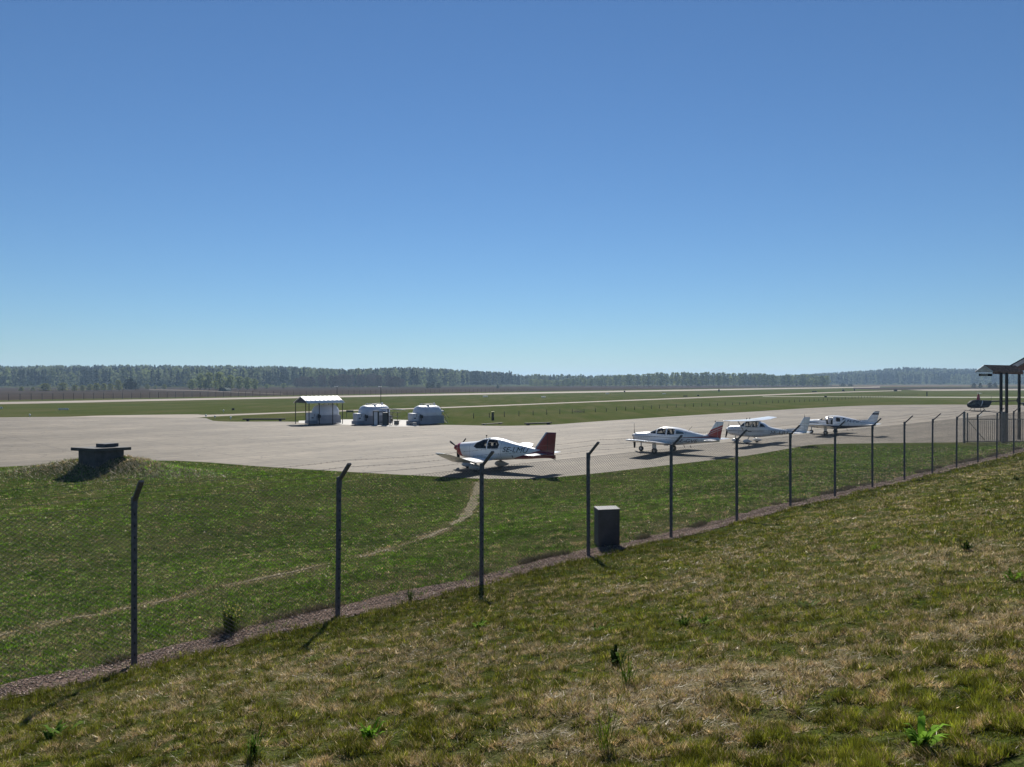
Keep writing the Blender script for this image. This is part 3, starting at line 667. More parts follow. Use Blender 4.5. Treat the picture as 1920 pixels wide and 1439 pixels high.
def pod(parent, x, y, r, L_=1.0, m=None):
    B_ = Body([(x+L_*.42, r*.9, r*1.1, r*1.3, .02, 2), (x+L_*.3, r*.5, r*1.05, r*1.85, .10, 2.2), (x, r*.38, r*1.1, r*2.2, .135, 2.3), (x-L_*.3, r*.6, r*1.2, r*1.8, .085, 2.1), (x-L_*.58, r*1.2, r*1.3, r*1.4, .01, 2)])
    mb = B_.mesh(x-L_*.58, x+L_*.42, 18, 14)
    for v in mb.bm.verts: v.co.y += y
    return mb.build('wheel_fairing', m or M_LGREY, parent)
def blade(parent, hub, ang, L_, m=None, w0=.07):
    rows = []; ux = Vector((0, cos(ang), sin(ang))); up = Vector((0, -sin(ang), cos(ang)))
    for t in np.linspace(.08, 1, 9):
        w_ = w0*1.15*(1.1 if t < .2 else (1.35-.25*t) if t < .9 else .75); tw = 1.0-.7*t; c = Vector(hub)+ux*L_*t; cd = up*cos(tw)+Vector((1, 0, 0))*sin(tw); nn2 = ux.cross(cd)
        rows.append([c+cd*w_, c+nn2*.012, c-cd*w_, c-nn2*.012])
    return MB().grid(rows, caps=True).build('propeller_blade', m or M_BLACK, parent)
def propeller(parent, hub, n, a0, L_, mspin, tipx=.28, rad=.17, mblade=None):
    hub = Vector(hub); pr = MB(); rows = []
    for t in np.linspace(0, .98, 9): rr = rad*math.sqrt(max(0, 1-t*t)); rows.append([hub+Vector((tipx*t, rr*cos(a), rr*sin(a))) for a in np.linspace(0, 2*pi, 17)[:-1]])
    o = pr.grid(rows, caps=True).build('propeller', mspin, parent)
    for k in range(n): blade(o, hub+Vector((.06, 0, 0)), a0+2*pi*k/n, L_, mblade)
    return o
def seats(parent, lst):
    for (x, y, zb, zt) in lst:
        mb = MB(); mb.box((x, y, (zb+zt)/2), (.12, .42, zt-zb), Matrix.Rotation(R(-8), 3, 'Y'), bev=.04); mb.box((x+.22, y, zb+.02), (.46, .42, .14), bev=.04); mb.box((x-.03, y, zt+.08), (.09, .24, .16), bev=.03)
        mb.build('seat', M_SEAT, parent)
def hollow(f, B_, cav, cutpolys):
    cx0, cx1, ins = cav
    c = B_.mesh(cx0, cx1, 20, 36, inset=ins); co_ = c.build('c', M_INT); boolean(f, co_)
    for P, mi in cutpolys:
        q = MB().prism([(x, 0, z) for x, z in P], (0, 3.0, 0)); boolean(f, q.build('c', M_INT))
def inpoly(P, x, z):
    r = False; n = len(P)
    for i in range(n):
        x1, z1 = P[i]; x2, z2 = P[(i+1) % n]
        if (z1 > z) != (z2 > z) and x < (x2-x1)*(z-z1)/(z2-z1)+x1: r = not r
    return r
def shell_glass(B_, poly, parent, inset=.012, name='windshield', m=None, n=70, N=72):
    P = poly; xs_ = [q[0] for q in P]; mb = MB(); rows = [B_.ring(x, N, inset) for x in np.linspace(min(xs_)-.03, max(xs_)+.03, n)]
    mb.grid(rows); kill = [f for f in mb.bm.faces if not inpoly(P, f.calc_center_median().x, f.calc_center_median().z)]
    bmesh.ops.delete(mb.bm, geom=kill, context='FACES'); return mb.build(name, m or M_GLASS, parent)

# ------------------------------------------------------------ 1: low-wing tourer with cranked wings
def plane_robin():
    o_ = at(935, 882); root = empty('light_aircraft', (-1.40, 45.5, 0), PI_H(34), 'white low-wing light aircraft with dark red tail and nose, nearest of the row', 'aircraft')
    B_ = Body([(2.22, .98, 1.20, 1.40, .20, 2.2), (2.05, .78, 1.16, 1.50, .40, 2.6), (1.6, .66, 1.12, 1.56, .50, 2.8), (.95, .60, 1.10, 1.63, .56, 3), (.45, .58, 1.12, 1.72, .58, 2.8), (.1, .58, 1.14, 1.85, .60, 2.5),
               (-.5, .60, 1.14, 1.91, .60, 2.5), (-1.1, .63, 1.14, 1.86, .56, 2.4), (-1.8, .70, 1.12, 1.70, .46, 2.3), (-2.8, .78, 1.08, 1.50, .30, 2.2), (-3.8, .88, 1.06, 1.32, .15, 2), (-4.5, .92, 1.04, 1.22, .05, 2)])
    def paint(c):
        if c.x > 1.72-.25*(1.2-c.z): return 1
        if c.x < -2.0 and c.z < .80+(-2.0-c.x)*.32: return 1
        return 0
    f = B_.mesh(-4.5, 2.22, 110, 48).build('fuselage', [livery('white_red_fuselage', WH_, [seam(.98), seam(-1.25), seam(-2.9), ((.34, .010, .016), [(1, -.35, -1.32)]), (RD_, [(-1, 0, -2), (-.32, -1, .16)])]), M_INT], root)
    win1 = [(.68, 1.38), (.52, 1.60), (.12, 1.79), (-.26, 1.82), (-.26, 1.30), (.45, 1.27)]
    win2 = [(-.34, 1.30), (-.34, 1.82), (-.90, 1.80), (-1.12, 1.56), (-1.06, 1.33)]
    hollow(f, B_, (-1.15, .9, .05), [(win1, 2), (win2, 2)])
    shell_glass(B_, win1, root); 
    shell_glass(B_, win2, root, name='side_window')
    MB().box((-.30, .0, 1.87), (.06, .8, .04)).build('canopy_frame', M_WHITE, root)
    seats(root, [(-.25, .27, .85, 1.45), (-.25, -.27, .85, 1.45), (-.95, .25, .85, 1.42), (-.95, -.25, .85, 1.42)])
    for sg, ofs in ((1, 0), (-1, 0)):
        w_ = surf('wing', [(.95, -.82, .3*sg, .66, .14), (.95, -.82, 2.35*sg, .66, .12), (.72, -.62, 3.6*sg, 1.04, .11), (.50, -.42, 4.30*sg, 1.26, .09), (.30, -.30, 4.38*sg, 1.28, .06)], M_WHITE, root, 5)
        MB().cyl((.3, 4.36*sg, 1.22), (.15, 4.36*sg, 1.22), .03, .03, 8).build('navigation_light', mat('lamp_glass', (.5, .5, .5), .2), w_)
        surf('tailplane', [(-3.40, -4.14, .05*sg, 1.13, .10), (-3.44, -4.14, 1.42*sg, 1.15, .09), (-3.55, -4.08, 1.5*sg, 1.15, .05)], M_WHITE, root, 3)
    def fp(c): return 0 if c.x > -3.27-(c.z-1.3)*.78 else 1
    surf('fin', [(-3.0, -4.52, 1.05, 0, .07), (-3.15, -4.56, 1.3, 0, .07), (-3.98, -4.66, 2.36, 0, .08)], livery('fin_red', (.30, .34, .42), [(RD_, [(-1, -.78, -2.256)]), ((.03, .01, .02), [(-1, 0, -4.10), (1, 0, 4.13)])]), root, 10, True)
    surf('dorsal_fillet', [(-2.6, -3.6, 1.22, 0, .04), (-3.5, -3.9, 1.52, 0, .05)], M_LGREY, root, 2, True)
    MB().prism([(-3.5, 0, .93), (-4.62, 0, .90), (-4.6, 0, 1.10), (-3.5, 0, 1.2)], (0, .06, 0)).build('rudder_base', M_RED, root)
    propeller(root, (2.2, 0, 1.2), 3, R(28), .92, mat('spinner_red', (.34, .010, .016), .3), .36, .20)
    for (x, y, r) in ((1.55, 0, .17), (0, 1.28, .20), (0, -1.28, .20)):
        wheel(root, x, y, r); pod(root, x, y, r, 1.05); MB().cyl((x, y, r*1.8), (x, y*.98, .75), .07, .09, 10).build('gear_leg', M_LGREY, root)
    lettering('SE-LMU', B_, -1.35, 1.16, .30, root, length=1.62)
    MB().cyl((.15, 0, 1.80), (.12, 0, 2.0), .012).sph((.12, 0, 2.0), .05, u=8, v=6).build('antenna', M_BLACK, root)
    B_.decal([(-1.95, .84), (-1.95, .97), (-2.0, .97), (-2.0, .84)], M_BLACK, 'vent_mark', root, sides=(1,), nxx=3, nz=3)
    B_.decal([(-.62, 1.27), (-.62, 1.31), (-1.05, 1.31), (-1.05, 1.27)], M_LGREY, 'door_line', root, sides=(1,), nxx=4, nz=3)
    MB().tube([(-4.3, 0, .93), (-4.62, 0, .84)], .02).build('tail_skid', M_BLACK, root)
    return root
def PI_H(th): return pi-R(th)      # heading th degrees turned away from straight left

# ------------------------------------------------------------ 2 and 4: low wing, four seat
def plane_low(loc, th, sc, scheme, reg, label, prop_a, nblades):
    root = empty('light_aircraft', loc, PI_H(th), label, 'aircraft'); root.scale = (sc, sc, sc)
    blue = scheme == 'blue'
    B_ = Body([(2.38, .96, 1.14, 1.30, .20, 2.2), (2.2, .74, 1.12, 1.38, .42, 2.7), (1.6, .62, 1.10, 1.44, .52, 3), (.95, .58, 1.10, 1.50, .56, 3), (.55, .56, 1.12, 1.66, .58, 2.8), (.15, .55, 1.14, 1.84, .58, 2.6),
               (-.5, .56, 1.14, 1.90, .58, 2.6), (-1.2, .60, 1.14, 1.84, .54, 2.5), (-2.2, .72, 1.12, 1.62, .40, 2.4), (-3.2, .84, 1.10, 1.42, .24, 2.2), (-4.3, .96, 1.12, 1.30, .08, 2)])
    def paint(c):
        if blue:
            if c.z < .92+max(0, -.2-c.x)*.02 and c.x < 1.2: return 1
            if 1.10 < c.z < 1.15 and c.x > .6: return 1
            return 0
        if c.x < -1.5 and 1.16+(-1.5-c.x)*.035 < c.z < 1.19+(-1.5-c.x)*.075: return 1
        if 1.13 < c.z < 1.18 and c.x > -1.6: return 2
        return 0
    reg_ = [(NV_, [(0, -1, .92), (-1, 0, 1.2)]), (NV_, [(0, 1, -1.10), (0, -1, 1.15), (1, 0, -.6)])] if blue else [(GY_, [(0, 1, -1.13), (0, -1, 1.18), (1, 0, 1.6)]), (RD_, [(-1, 0, -1.5), (.035, 1, -1.1075), (-.075, -1, 1.0775)])]
    f = B_.mesh(-4.3, 2.38, 110, 48).build('fuselage', [livery('fuselage_paint', WH_, [seam(1.0), seam(-1.9), seam(-3.1)]+reg_), M_INT], root)
    ws = [(.92, 1.45), (.62, 1.66), (.36, 1.78), (.34, 1.40), (.90, 1.40)]
    w1 = [(.26, 1.38), (.26, 1.72), (.05, 1.80), (-.42, 1.80), (-.44, 1.36)]; w2 = [(-.54, 1.36), (-.54, 1.80), (-1.08, 1.76), (-1.10, 1.38)]
    cuts = [(ws, 3), (w1, 3), (w2, 3)]
    if blue:
        w1 = [(.28, 1.02), (.28, 1.70), (.02, 1.82), (-.42, 1.82), (-.44, 1.02)]; w2 = [(-.72, 1.30), (-.72, 1.72), (-1.12, 1.70), (-1.14, 1.32)]; cuts = [(ws, 3), (w1, 3), (w2, 3)]
    hollow(f, B_, (-1.25, 1.0, .05), cuts)
    shell_glass(B_, ws, root)
    if not blue: shell_glass(B_, w1, root, name='side_window')
    shell_glass(B_, w2, root, name='side_window')
    w3 = [(-1.22, 1.42), (-1.22, 1.66), (-1.75, 1.56), (-1.80, 1.46)] if not blue else [(-1.32, 1.50), (-1.38, 1.68), (-1.62, 1.66)]
    B_.decal(w3, mat('rear_window_glass', (.05, .10, .13) if not blue else (.015, .015, .02), .1), 'rear_window', root)
    seats(root, [(-.25, .27, .85, 1.48), (-.25, -.27, .85, 1.48), (-.98, .25, .85, 1.46), (-.98, -.25, .85, 1.46)])
    if blue:
        MB().box((-.12, .36, 1.38), (.44, .10, .60), bev=.05).build('seat_cover', mat('pale_cover', (.45, .45, .46), .8), root)
        MB().prism([(.30, 0, .98), (.30, 0, 1.34), (-.46, 0, 1.34), (-.46, 0, .98)], (0, .03, 0)).build('open_door', M_WHITE, root).location = (.55, .86, .0)
        root.children[-1].rotation_euler = (0, 0, R(-62)) if root.children else (0, 0, 0)
    for sg in (1, -1):
        w_ = surf('wing', [(1.20, -.88, .3*sg, .68, .12), (.78, -.85, .85*sg, .72, .14), (.74, -.84, 4.35*sg, 1.12, .13), (.60, -.74, 4.58*sg, 1.15, .08)], M_WHITE, root, 6)
        surf('tailplane', [(-3.72, -4.48, .05*sg, 1.14, .09), (-3.74, -4.48, 1.42*sg, 1.14, .08), (-3.85, -4.42, 1.54*sg, 1.14, .05)], M_WHITE, root, 3)
        MB().prism([(-.55, 1.0*sg, .6), (-.86, 1.0*sg, .6), (-.86, 1.0*sg, .66), (-.55, 1.0*sg, .66)], (0, .1, 0)).build('flap_hinge', M_LGREY, w_)
    if blue:
        def fp(c): return 1 if (c.z > 2.36 or 2.08 < c.z < 2.28) else 0
        surf('fin', [(-3.05, -4.40, 1.25, 0, .08), (-3.48, -4.44, 1.50, 0, .08), (-4.18, -4.66, 2.42, 0, .07)], livery('fin_blue', WH_, [(NV_, [(0, 1, -2.36)]), (NV_, [(0, 1, -2.08), (0, -1, 2.28)]), seam(-4.25)]), root, 10, True)
        surf('dorsal_fillet', [(-2.2, -3.4, 1.42, 0, .04), (-3.3, -3.6, 1.56, 0, .05)], M_WHITE, root, 2, True)
    else:
        def fp(c):
            v = c.z-1.2-(-3.2-c.x)*.42
            return (1 if v < .20 else 2 if v < .26 else 1 if v < .40 else 0)
        surf('fin', [(-3.15, -4.40, 1.20, 0, .08), (-3.42, -4.42, 1.42, 0, .08), (-4.05, -4.62, 2.38, 0, .07)], livery('fin_stripes', WH_, [(BR_, [(-.42, -1, .26)]), ((.6, .5, .5), [(-.42, -1, .13), (.42, 1, -.09)]), ((.5, .4, .4), [(-.42, -1, -.01), (.42, 1, .04)]), seam(-4.18)]), root, 10, True)
        surf('dorsal_fillet', [(-2.7, -3.5, 1.34, 0, .04), (-3.35, -3.7, 1.46, 0, .05)], M_WHITE, root, 2, True)
        MB().cyl((-1.9, 0, 1.62), (-2.25, 0, 1.98), .012).build('antenna', M_BLACK, root)
        MB().cyl((-4.0, 0, 2.36), (-4.0, 0, 2.46), .03).build('beacon', M_BLACK, root)
    propeller(root, (2.36, 0, 1.14), nblades, prop_a, .94, M_LGREY if not blue else M_BLACK, .26, .15)
    for (x, y, r) in ((1.85, 0, .19), (-.05, 1.52, .22), (-.05, -1.52, .22)):
        wheel(root, x, y, r, .15)
        MB().cyl((x, y-.0, r), (x, y*.98, .78), .04, .05, 10).cyl((x, y-.1, r), (x, y+.1, r), .035).build('gear_leg', M_METAL, root)
        if y: MB().box((x+.02, y, .56), (.30, .12, .34), bev=.03).build('leg_fairing', M_WHITE, root)
    if blue: lettering(reg, B_, -1.50, 1.28, .24, root, length=1.45, slant=.1, m=M_BLUE)
    else: lettering(reg, B_, -1.28, .84, .26, root, length=1.55, slant=.35, m=mat('dark_red_letters', (.06, .012, .03), .4))
    for x in (-1.6, -2.1): MB().cyl((x, 0, .62), (x-.08, 0, .44), .02).build('belly_antenna', M_BLACK, root)
    return root

# ------------------------------------------------------------ 3: high wing
def plane_high(loc, th, sc, label):
    root = empty('light_aircraft', loc, PI_H(th), label, 'aircraft'); root.scale = (sc, sc, sc)
    B_ = Body([(2.15, 1.02, 1.26, 1.44, .22, 2.2), (1.95, .78, 1.22, 1.58, .44, 2.6), (1.3, .66, 1.18, 1.68, .52, 2.8), (.75, .62, 1.18, 1.74, .55, 3), (.40, .60, 1.22, 1.98, .56, 3.2), (.05, .60, 1.24, 2.20, .56, 3.6),
               (-.9, .60, 1.24, 2.20, .56, 3.6), (-1.5, .66, 1.24, 2.05, .50, 3), (-2.1, .76, 1.22, 1.70, .40, 2.6), (-3.2, .92, 1.22, 1.50, .28, 2.3), (-4.5, 1.08, 1.24, 1.40, .16, 2.2), (-5.6, 1.18, 1.25, 1.34, .06, 2)])
    def paint(c): return 1 if (1.20 < c.z+.03*c.x < 1.235 or 1.10 < c.z < 1.12 and c.x > .2) else 0
    f = B_.mesh(-5.6, 2.15, 120, 48).build('fuselage', [livery('fuselage_pinstripe', WH_, [seam(.78), seam(-2.2), seam(-3.6), (NV_, [(.03, 1, -1.20), (-.03, -1, 1.235)]), (GY_, [(0, 1, -1.10), (0, -1, 1.13)])]), M_INT], root)
    ws = [(.70, 1.70), (.34, 2.02), (.22, 2.10), (.22, 1.66), (.68, 1.64)]
    w1 = [(.12, 1.62), (.12, 2.10), (-.52, 2.10), (-.50, 1.60)]; w2 = [(-.62, 1.60), (-.64, 2.10), (-1.22, 2.08), (-1.10, 1.62)]
    hollow(f, B_, (-1.6, .8, .05), [(ws, 3), (w1, 3), (w2, 3)])
    shell_glass(B_, ws, root); shell_glass(B_, w1, root, name='side_window'); shell_glass(B_, w2, root, name='side_window')
    B_.decal([(-1.32, 1.64), (-1.36, 1.98), (-1.62, 1.90), (-1.85, 1.66)], mat('rear_window_glass', (.02, .025, .03), .1), 'rear_window', root)
    seats(root, [(-.35, .25, .9, 1.70), (-.35, -.25, .9, 1.70), (-1.0, .22, .9, 1.66), (-1.0, -.22, .9, 1.66)])
    for sg in (1, -1):
        w_ = surf('wing', [(.42, -1.20, .0*sg, 2.24, .12), (.42, -1.20, 2.6*sg, 2.28, .12), (.30, -.86, 5.2*sg, 2.37, .11), (.20, -.70, 5.45*sg, 2.38, .06)], M_WHITE, root, 5)
        MB().bar((.02, .5*sg, .78), (.0, 2.5*sg, 2.24), .03, .10).build('wing_strut', M_LGREY, root)
        MB().cyl((.05, .35*sg, 2.36), (.0, .35*sg, 2.47), .05, .04, 8).build('fuel_cap', M_BLACK, w_)
        surf('tailplane', [(-4.60, -5.62, .08*sg, 1.24, .08), (-4.95, -5.60, 1.55*sg, 1.24, .07), (-5.05, -5.5, 1.68*sg, 1.24, .05)], M_WHITE, root, 3)
        MB().cyl((-.25, .35*sg, .70), (-.35, 1.22*sg, .26), .05, .035, 8).build('gear_leg', M_METAL, root)
    def fp(c): return 1 if abs(c.z-1.62-(c.x+5)*.1) < .02 or abs(c.z-1.95-(c.x+5)*.1) < .015 else 0
    surf('fin', [(-4.35, -5.66, 1.18, 0, .08), (-4.75, -5.78, 1.55, 0, .08), (-5.42, -6.02, 2.70, 0, .07)], livery('fin_pinstripe', WH_, [(GY_, [(-.1, 1, -2.10), (.1, -1, 2.14)]), (GY_, [(-.1, 1, -2.42), (.1, -1, 2.45)]), seam(-5.5)]), root, 10, True)
    surf('dorsal_fillet', [(-3.1, -4.8, 1.44, 0, .04), (-4.6, -5.0, 1.62, 0, .05)], M_WHITE, root, 2, True)
    MB().cyl((-5.5, 0, 2.68), (-5.5, 0, 2.82), .03).build('beacon', M_BLACK, root); MB().cyl((-5.9, 0, 2.68), (-5.9, 0, 2.80), .012).build('antenna', M_BLACK, root)
    propeller(root, (2.13, 0, 1.26), 2, R(118), .92, M_LGREY, .26, .15)
    for (x, y, r) in ((1.35, 0, .18), (-.35, 1.24, .20), (-.35, -1.24, .20)): wheel(root, x, y, r); pod(root, x, y, r, .95, M_WHITE)
    MB().cyl((1.35, 0, .3), (1.35, 0, .8), .04, .05, 8).build('gear_leg', M_METAL, root)
    lettering('SE-LJU', B_, -2.28, 1.02, .30, root, length=1.75, slant=.3)
    B_.decal([(-.15, 1.14), (-.15, 1.19), (-.55, 1.19), (-.55, 1.14)], M_BLACK, 'step_mark', root, sides=(1,), nxx=4, nz=3)
    return root
plane_robin()
plane_low((11.15, 56.6, 0), 38, 1.0, 'red', 'SE-GVE', 'white low-wing light aircraft with red stripes sweeping up its tail fin', R(88), 2)
plane_high((20.1, 65.4, 0), 40, .86, 'white high-wing light aircraft with plain pale tail, parked between the two low-wing ones')
plane_low((31.5, 76.2, 0), 40, .98, 'blue', 'LN-PIP', 'white and navy low-wing light aircraft with open cabin, farthest of the row', R(60), 2)

# ------------------------------------------------------------ helicopter
def helicopter():
    loc = at(1833, 771.5); root = empty('helicopter', loc, PI_H(4), 'black helicopter with red mast fairing parked at the far right of the apron', 'helicopter')
    B_ = Body([(1.75, .95, 1.10, 1.2, .10, 2), (1.6, .75, 1.08, 1.45, .38, 2.2), (1.2, .60, 1.10, 1.80, .58, 2.3), (.6, .55, 1.15, 2.0, .64, 2.6), (0, .55, 1.15, 2.02, .64, 2.8), (-.5, .56, 1.2, 1.95, .58, 2.6), (-1.2, .62, 1.3, 1.92, .48, 2.6), (-1.9, .80, 1.4, 1.9, .34, 2.6), (-2.35, 1.55, 1.70, 1.88, .14, 2.2)])
    f = B_.mesh(-2.35, 1.75, 50, 32).build('fuselage', [M_BLUE, M_INT], root)
    ws = [(1.62, 1.15), (1.2, 1.72), (.75, 1.92), (.62, 1.20)]; w1 = [(.52, 1.25), (.55, 1.9), (-.02, 1.9), (-.08, 1.25)]
    hollow(f, B_, (-.3, 1.5, .05), [(ws, 1), (w1, 1)]); gm = glass_mat('bubble_glass', .25)
    shell_glass(B_, ws, root, m=gm); shell_glass(B_, w1, root, name='door_window', m=gm)
    B_.decal([(-.2, .9), (-.55, 1.85), (-.75, 1.85), (-.35, .9)], M_LGREY, 'pale_swoosh', root)
    Mst = Body([(.18, 1.9, 2.4, 2.9, .01, 2), (.1, 1.9, 2.4, 3.0, .1, 2), (-.35, 1.9, 2.4, 3.0, .1, 2), (-.5, 1.9, 2.4, 2.9, .01, 2)])
    rows = [[Vector((-.15+.36*(1-.55*t)*cos(a), .17*(1-.4*t)*sin(a), 1.85+1.1*t)) for a in np.linspace(0, 2*pi, 17)[:-1]] for t in np.linspace(0, 1, 6)]
    MB().grid(rows, caps=True).build('mast_fairing', mat('crimson_paint', (.32, .01, .03), .35), root)
    hub = MB().cyl((-.15, 0, 2.93), (-.15, 0, 3.25), .05).box((-.15, 0, 3.2), (.5, .16, .1), bev=.02).build('rotor_hub', M_BLACK, root)
    for sg in (1, -1):
        MB().box((-.15-sg*2.55, 0, 3.2), (4.7, .25, .03)).build('rotor_blade', mat('blade_yellow', (.30, .29, .20), .5) if sg > 0 else M_LGREY, root).rotation_euler = (0, 0, 0)
    for c in [q for q in root.children if q.name.startswith('rotor_blade')]: c.rotation_euler = (0, 0, R(-6) if c.name == 'rotor_blade' else R(70))
    MB().cyl((-2.2, 0, 1.75), (-6.9, 0, 1.86), .13, .07, 12).build('tail_boom', M_BLACK, root)
    MB().prism([(-6.5, 0, 1.85), (-6.75, 0, 2.55), (-7.0, 0, 2.55), (-6.95, 0, 1.85), (-7.1, 0, 1.3), (-6.9, 0, 1.3)], (0, .04, 0)).build('tail_fin', M_BLACK, root)
    MB().box((-7.0, .22, 1.85), (.10, .02, 1.4)).build('tail_rotor', M_BLACK, root)
    MB().box((-6.4, -.35, 1.85), (.35, .7, .03)).build('tail_stabiliser', M_BLACK, root)
    MB().cyl((-2.3, 0, 1.9), (-2.3, 0, 2.65), .02).build('antenna', M_BLACK, root)
    for sg in (1, -1):
        MB().tube([(1.75, sg*.95, .16), (1.55, sg*.95, .05), (-1.6, sg*.95, .05)], .035, 8).build('skid', M_BLACK, root)
        for x in (.75, -.75): MB().cyl((x, sg*.35, .62), (x+.18*(1 if x > 0 else -1), sg*.95, .06), .045, .035, 8).build('skid_leg', M_BLACK, root)
    return root
helicopter()

# ------------------------------------------------------------ fuel tanks
M_TW = mat('tank_white', (.60, .62, .66), .4, var=.06, scale=1); M_TG = mat('tank_bund_grey', (.27, .285, .33), .6, var=.08, scale=1)
M_CABW = mat('cabinet_white', (.58, .58, .60), .5, var=.05)
def tank(px0, px1, dist, label, h=2.3, cabin=(0, .7), lett=False, ladder=False, stair=False):
    xa, xb = pxy(px0, dist).x, pxy(px1, dist).x; L_ = (xb-xa)/.93
    root = empty('fuel_tank', ((xa+xb)/2, dist+.6, 0), R(40), label, 'fuel tank')
    r = .98; zc = h-r; hl = L_/2
    rows = []
    for t, rr in ((-hl, .35), (-hl+.08, .62), (-hl+.28, .88), (-hl+.6, 1), (-hl*.33, 1), (hl*.33, 1), (hl-.6, 1), (hl-.28, .88), (hl-.08, .62), (hl, .35)):
        rows.append([Vector((t, r*rr*cos(a), zc+r*rr*sin(a))) for a in np.linspace(0, 2*pi, 33)[:-1]])
    sh = MB().grid(rows, caps=True).build('tank_shell', M_TW, root)
    for t in (-hl*.36, 0, hl*.36):
        mb = MB()
        for q in range(24):
            a0, a1 = q*2*pi/24, (q+1)*2*pi/24; mb.bar((t, (r+.012)*cos(a0), zc+(r+.012)*sin(a0)), (t, (r+.012)*cos(a1), zc+(r+.012)*sin(a1)), .05, .02)
        mb.build('seam_band', M_TW, root)
    zb = h*.46
    MB().prism([(-hl+.1, 0, .10), (hl-.05, 0, .10), (hl-.12, 0, zb), (-hl+.0, 0, zb)], (0, 2*r+.22, 0)).build('bund', M_TG, root)
    MB().cyl((0, 0, h-.05), (0, 0, h+.08), .3, .3, 14).cyl((-hl*.5, 0, h-.05), (-hl*.5, 0, h+.25), .05).cyl((hl*.6, .1, h-.05), (hl*.6, .1, h+.3), .10, .10, 10).build('manhole', M_CABW, root)
    rl = MB()
    for y in (-.35, .35):
        rl.cyl((-hl*.5, y, h+.18), (hl*.55, y, h+.18), .018, .018, 6)
        for x in np.linspace(-hl*.5, hl*.55, 5): rl.cyl((x, y, h-.1), (x, y, h+.18), .015, .015, 5)
    rl.build('top_rail', M_CABW, root)
    cb = MB().box((-hl-.35, -.3, .95), (.95, 1.1, .92), bev=.03).build('pump_cabinet', M_CABW, root)
    MB().box((-hl-.5, -.865, .82), (.26, .02, .12)).box((-hl-.25, -.865, 1.2), (.06, .02, .10)).box((-hl-.25, -.865, 1.05), (.06, .02, .10)).build('cabinet_vents', M_BLACK, cb)
    MB().box((-hl-.2, -.1, .28), (1.3, 1.3, .42), bev=.03).build('pump_base', M_TG, root)
    MB().tube([(-hl+.2, -.95, 1.25), (-hl+.2, -1.12, 1.1), (-hl+.2, -1.12, .5)], .05, 8).box((-hl+.25, -1.1, 1.0), (.35, .25, .35), bev=.03).build('hose_reel', M_BLACK, root)
    if lett:
        cu = bpy.data.curves.new('t', 'FONT'); cu.body = 'AVGAS'; cu.size = .34; cu.offset = .008; t = bpy.data.objects.new('t', cu); C.objects.link(t)
        dg = bpy.context.evaluated_depsgraph_get(); me = bpy.data.meshes.new_from_object(t.evaluated_get(dg)); bpy.data.objects.remove(t); me.materials.append(M_BLUE)
        o = bpy.data.objects.new('tank_lettering', me); C.objects.link(o); o.parent = root; o.location = (-.05, -r*1.0-.03, zc+.06); o.rotation_euler = (R(90), 0, 0)
    if stair:
        mb = MB(); 
        for y in (-.3, .3): mb.bar((hl-.1, y, 1.6), (hl+1.05, y, .05), .05, .05); mb.bar((hl-.1, y, 2.1), (hl+1.2, y, .7), .03, .03)
        for k in range(7): t_ = (k+.5)/7; mb.box((hl-.1+1.15*t_, 0, 1.6-1.55*t_), (.12, .6, .03))
        mb.build('ladder', M_GALV, root)
        MB().box((hl+.05, -.1, 1.55), (.55, .8, .25), bev=.05).build('platform_box', M_CABW, root)
    return root
tank(585, 631, 94.5, 'large white cylindrical fuel tank with grey base under the ribbed canopy', 2.35)
tank(672, 728, 93.5, 'white fuel tank with small lettering on its side, middle of the three', 2.35, lett=True)
tank(774, 826, 93.5, 'white fuel tank with a leaning metal ladder at its right end', 2.30, stair=True)
# canopy
cl = pxy(596, 94.3); M_ROOFW = mat('pale_corrugated_roof', (.74, .74, .72), .45, var=.05, scale=2)
can = empty('canopy', (cl.x, cl.y+.6, 0), R(42), 'open gabled shelter with bright ribbed metal roof over the left fuel tank', 'canopy')
hw = 2.5; zr, ze = 3.42, 2.62
for sg in (-1, 1):
    rows = []
    for x in np.linspace(-hw, hw, 61):
        dz = .02*math.sin(x*11); rows.append([Vector((x+.0, 0, zr+dz)), Vector((x+.45*(1 if sg < 0 else 1)*0+.0, sg*1.95, ze+dz))])
    ro = MB().grid(rows, closed=False).build('roof_panel', M_ROOFW, can); sm = ro.modifiers.new('s', 'SOLIDIFY'); sm.thickness = .03
for x in (-hw+.1, hw-.1): MB().prism([(x, -1.8, ze), (x, 1.8, ze), (x, 0, zr-.08)], (.04, 0, 0)).build('gable_panel', mat('gable_dark', (.06, .055, .05), .8), can)
for x in (-hw+.25, -.9, .9, hw-.25):
    for y in (-1.75, 1.75): MB().box((x, y, ze/2), (.07, .07, ze+.05)).build('post', M_BLACK, can)
# middle station: dispenser frame, pump rack
dp = pxy(705, 91.8); ds_ = empty('fuel_dispenser', (dp.x, dp.y, 0), 0, 'dark framed fuel dispenser with white panel in front of the middle tank', 'fuel dispenser')
MB().box((-.28, 0, .85), (.10, .45, 1.7)).box((.28, 0, .85), (.10, .45, 1.7)).box((0, 0, 1.66), (.66, .45, .10)).build('frame', M_BLACK, ds_)
MB().box((0, 0, .82), (.44, .38, 1.5), bev=.01).build('panel', M_CABW, ds_)
dp = pxy(722, 91.9); ds_ = empty('hose_cabinet', (dp.x, dp.y, 0), 0, 'black open hose cabinet right of the dispenser', 'hose cabinet')
MB().box((0, .2, .75), (.62, .5, 1.5), bev=.02).build('cabinet_body', mat('dark_green_paint', (.02, .03, .03), .6), ds_); MB().box((.36, 0, 1.0), (.10, .3, 2.0)).box((0, 0, 1.95), (1.0, .8, .06)).build('frame', M_BLACK, ds_)
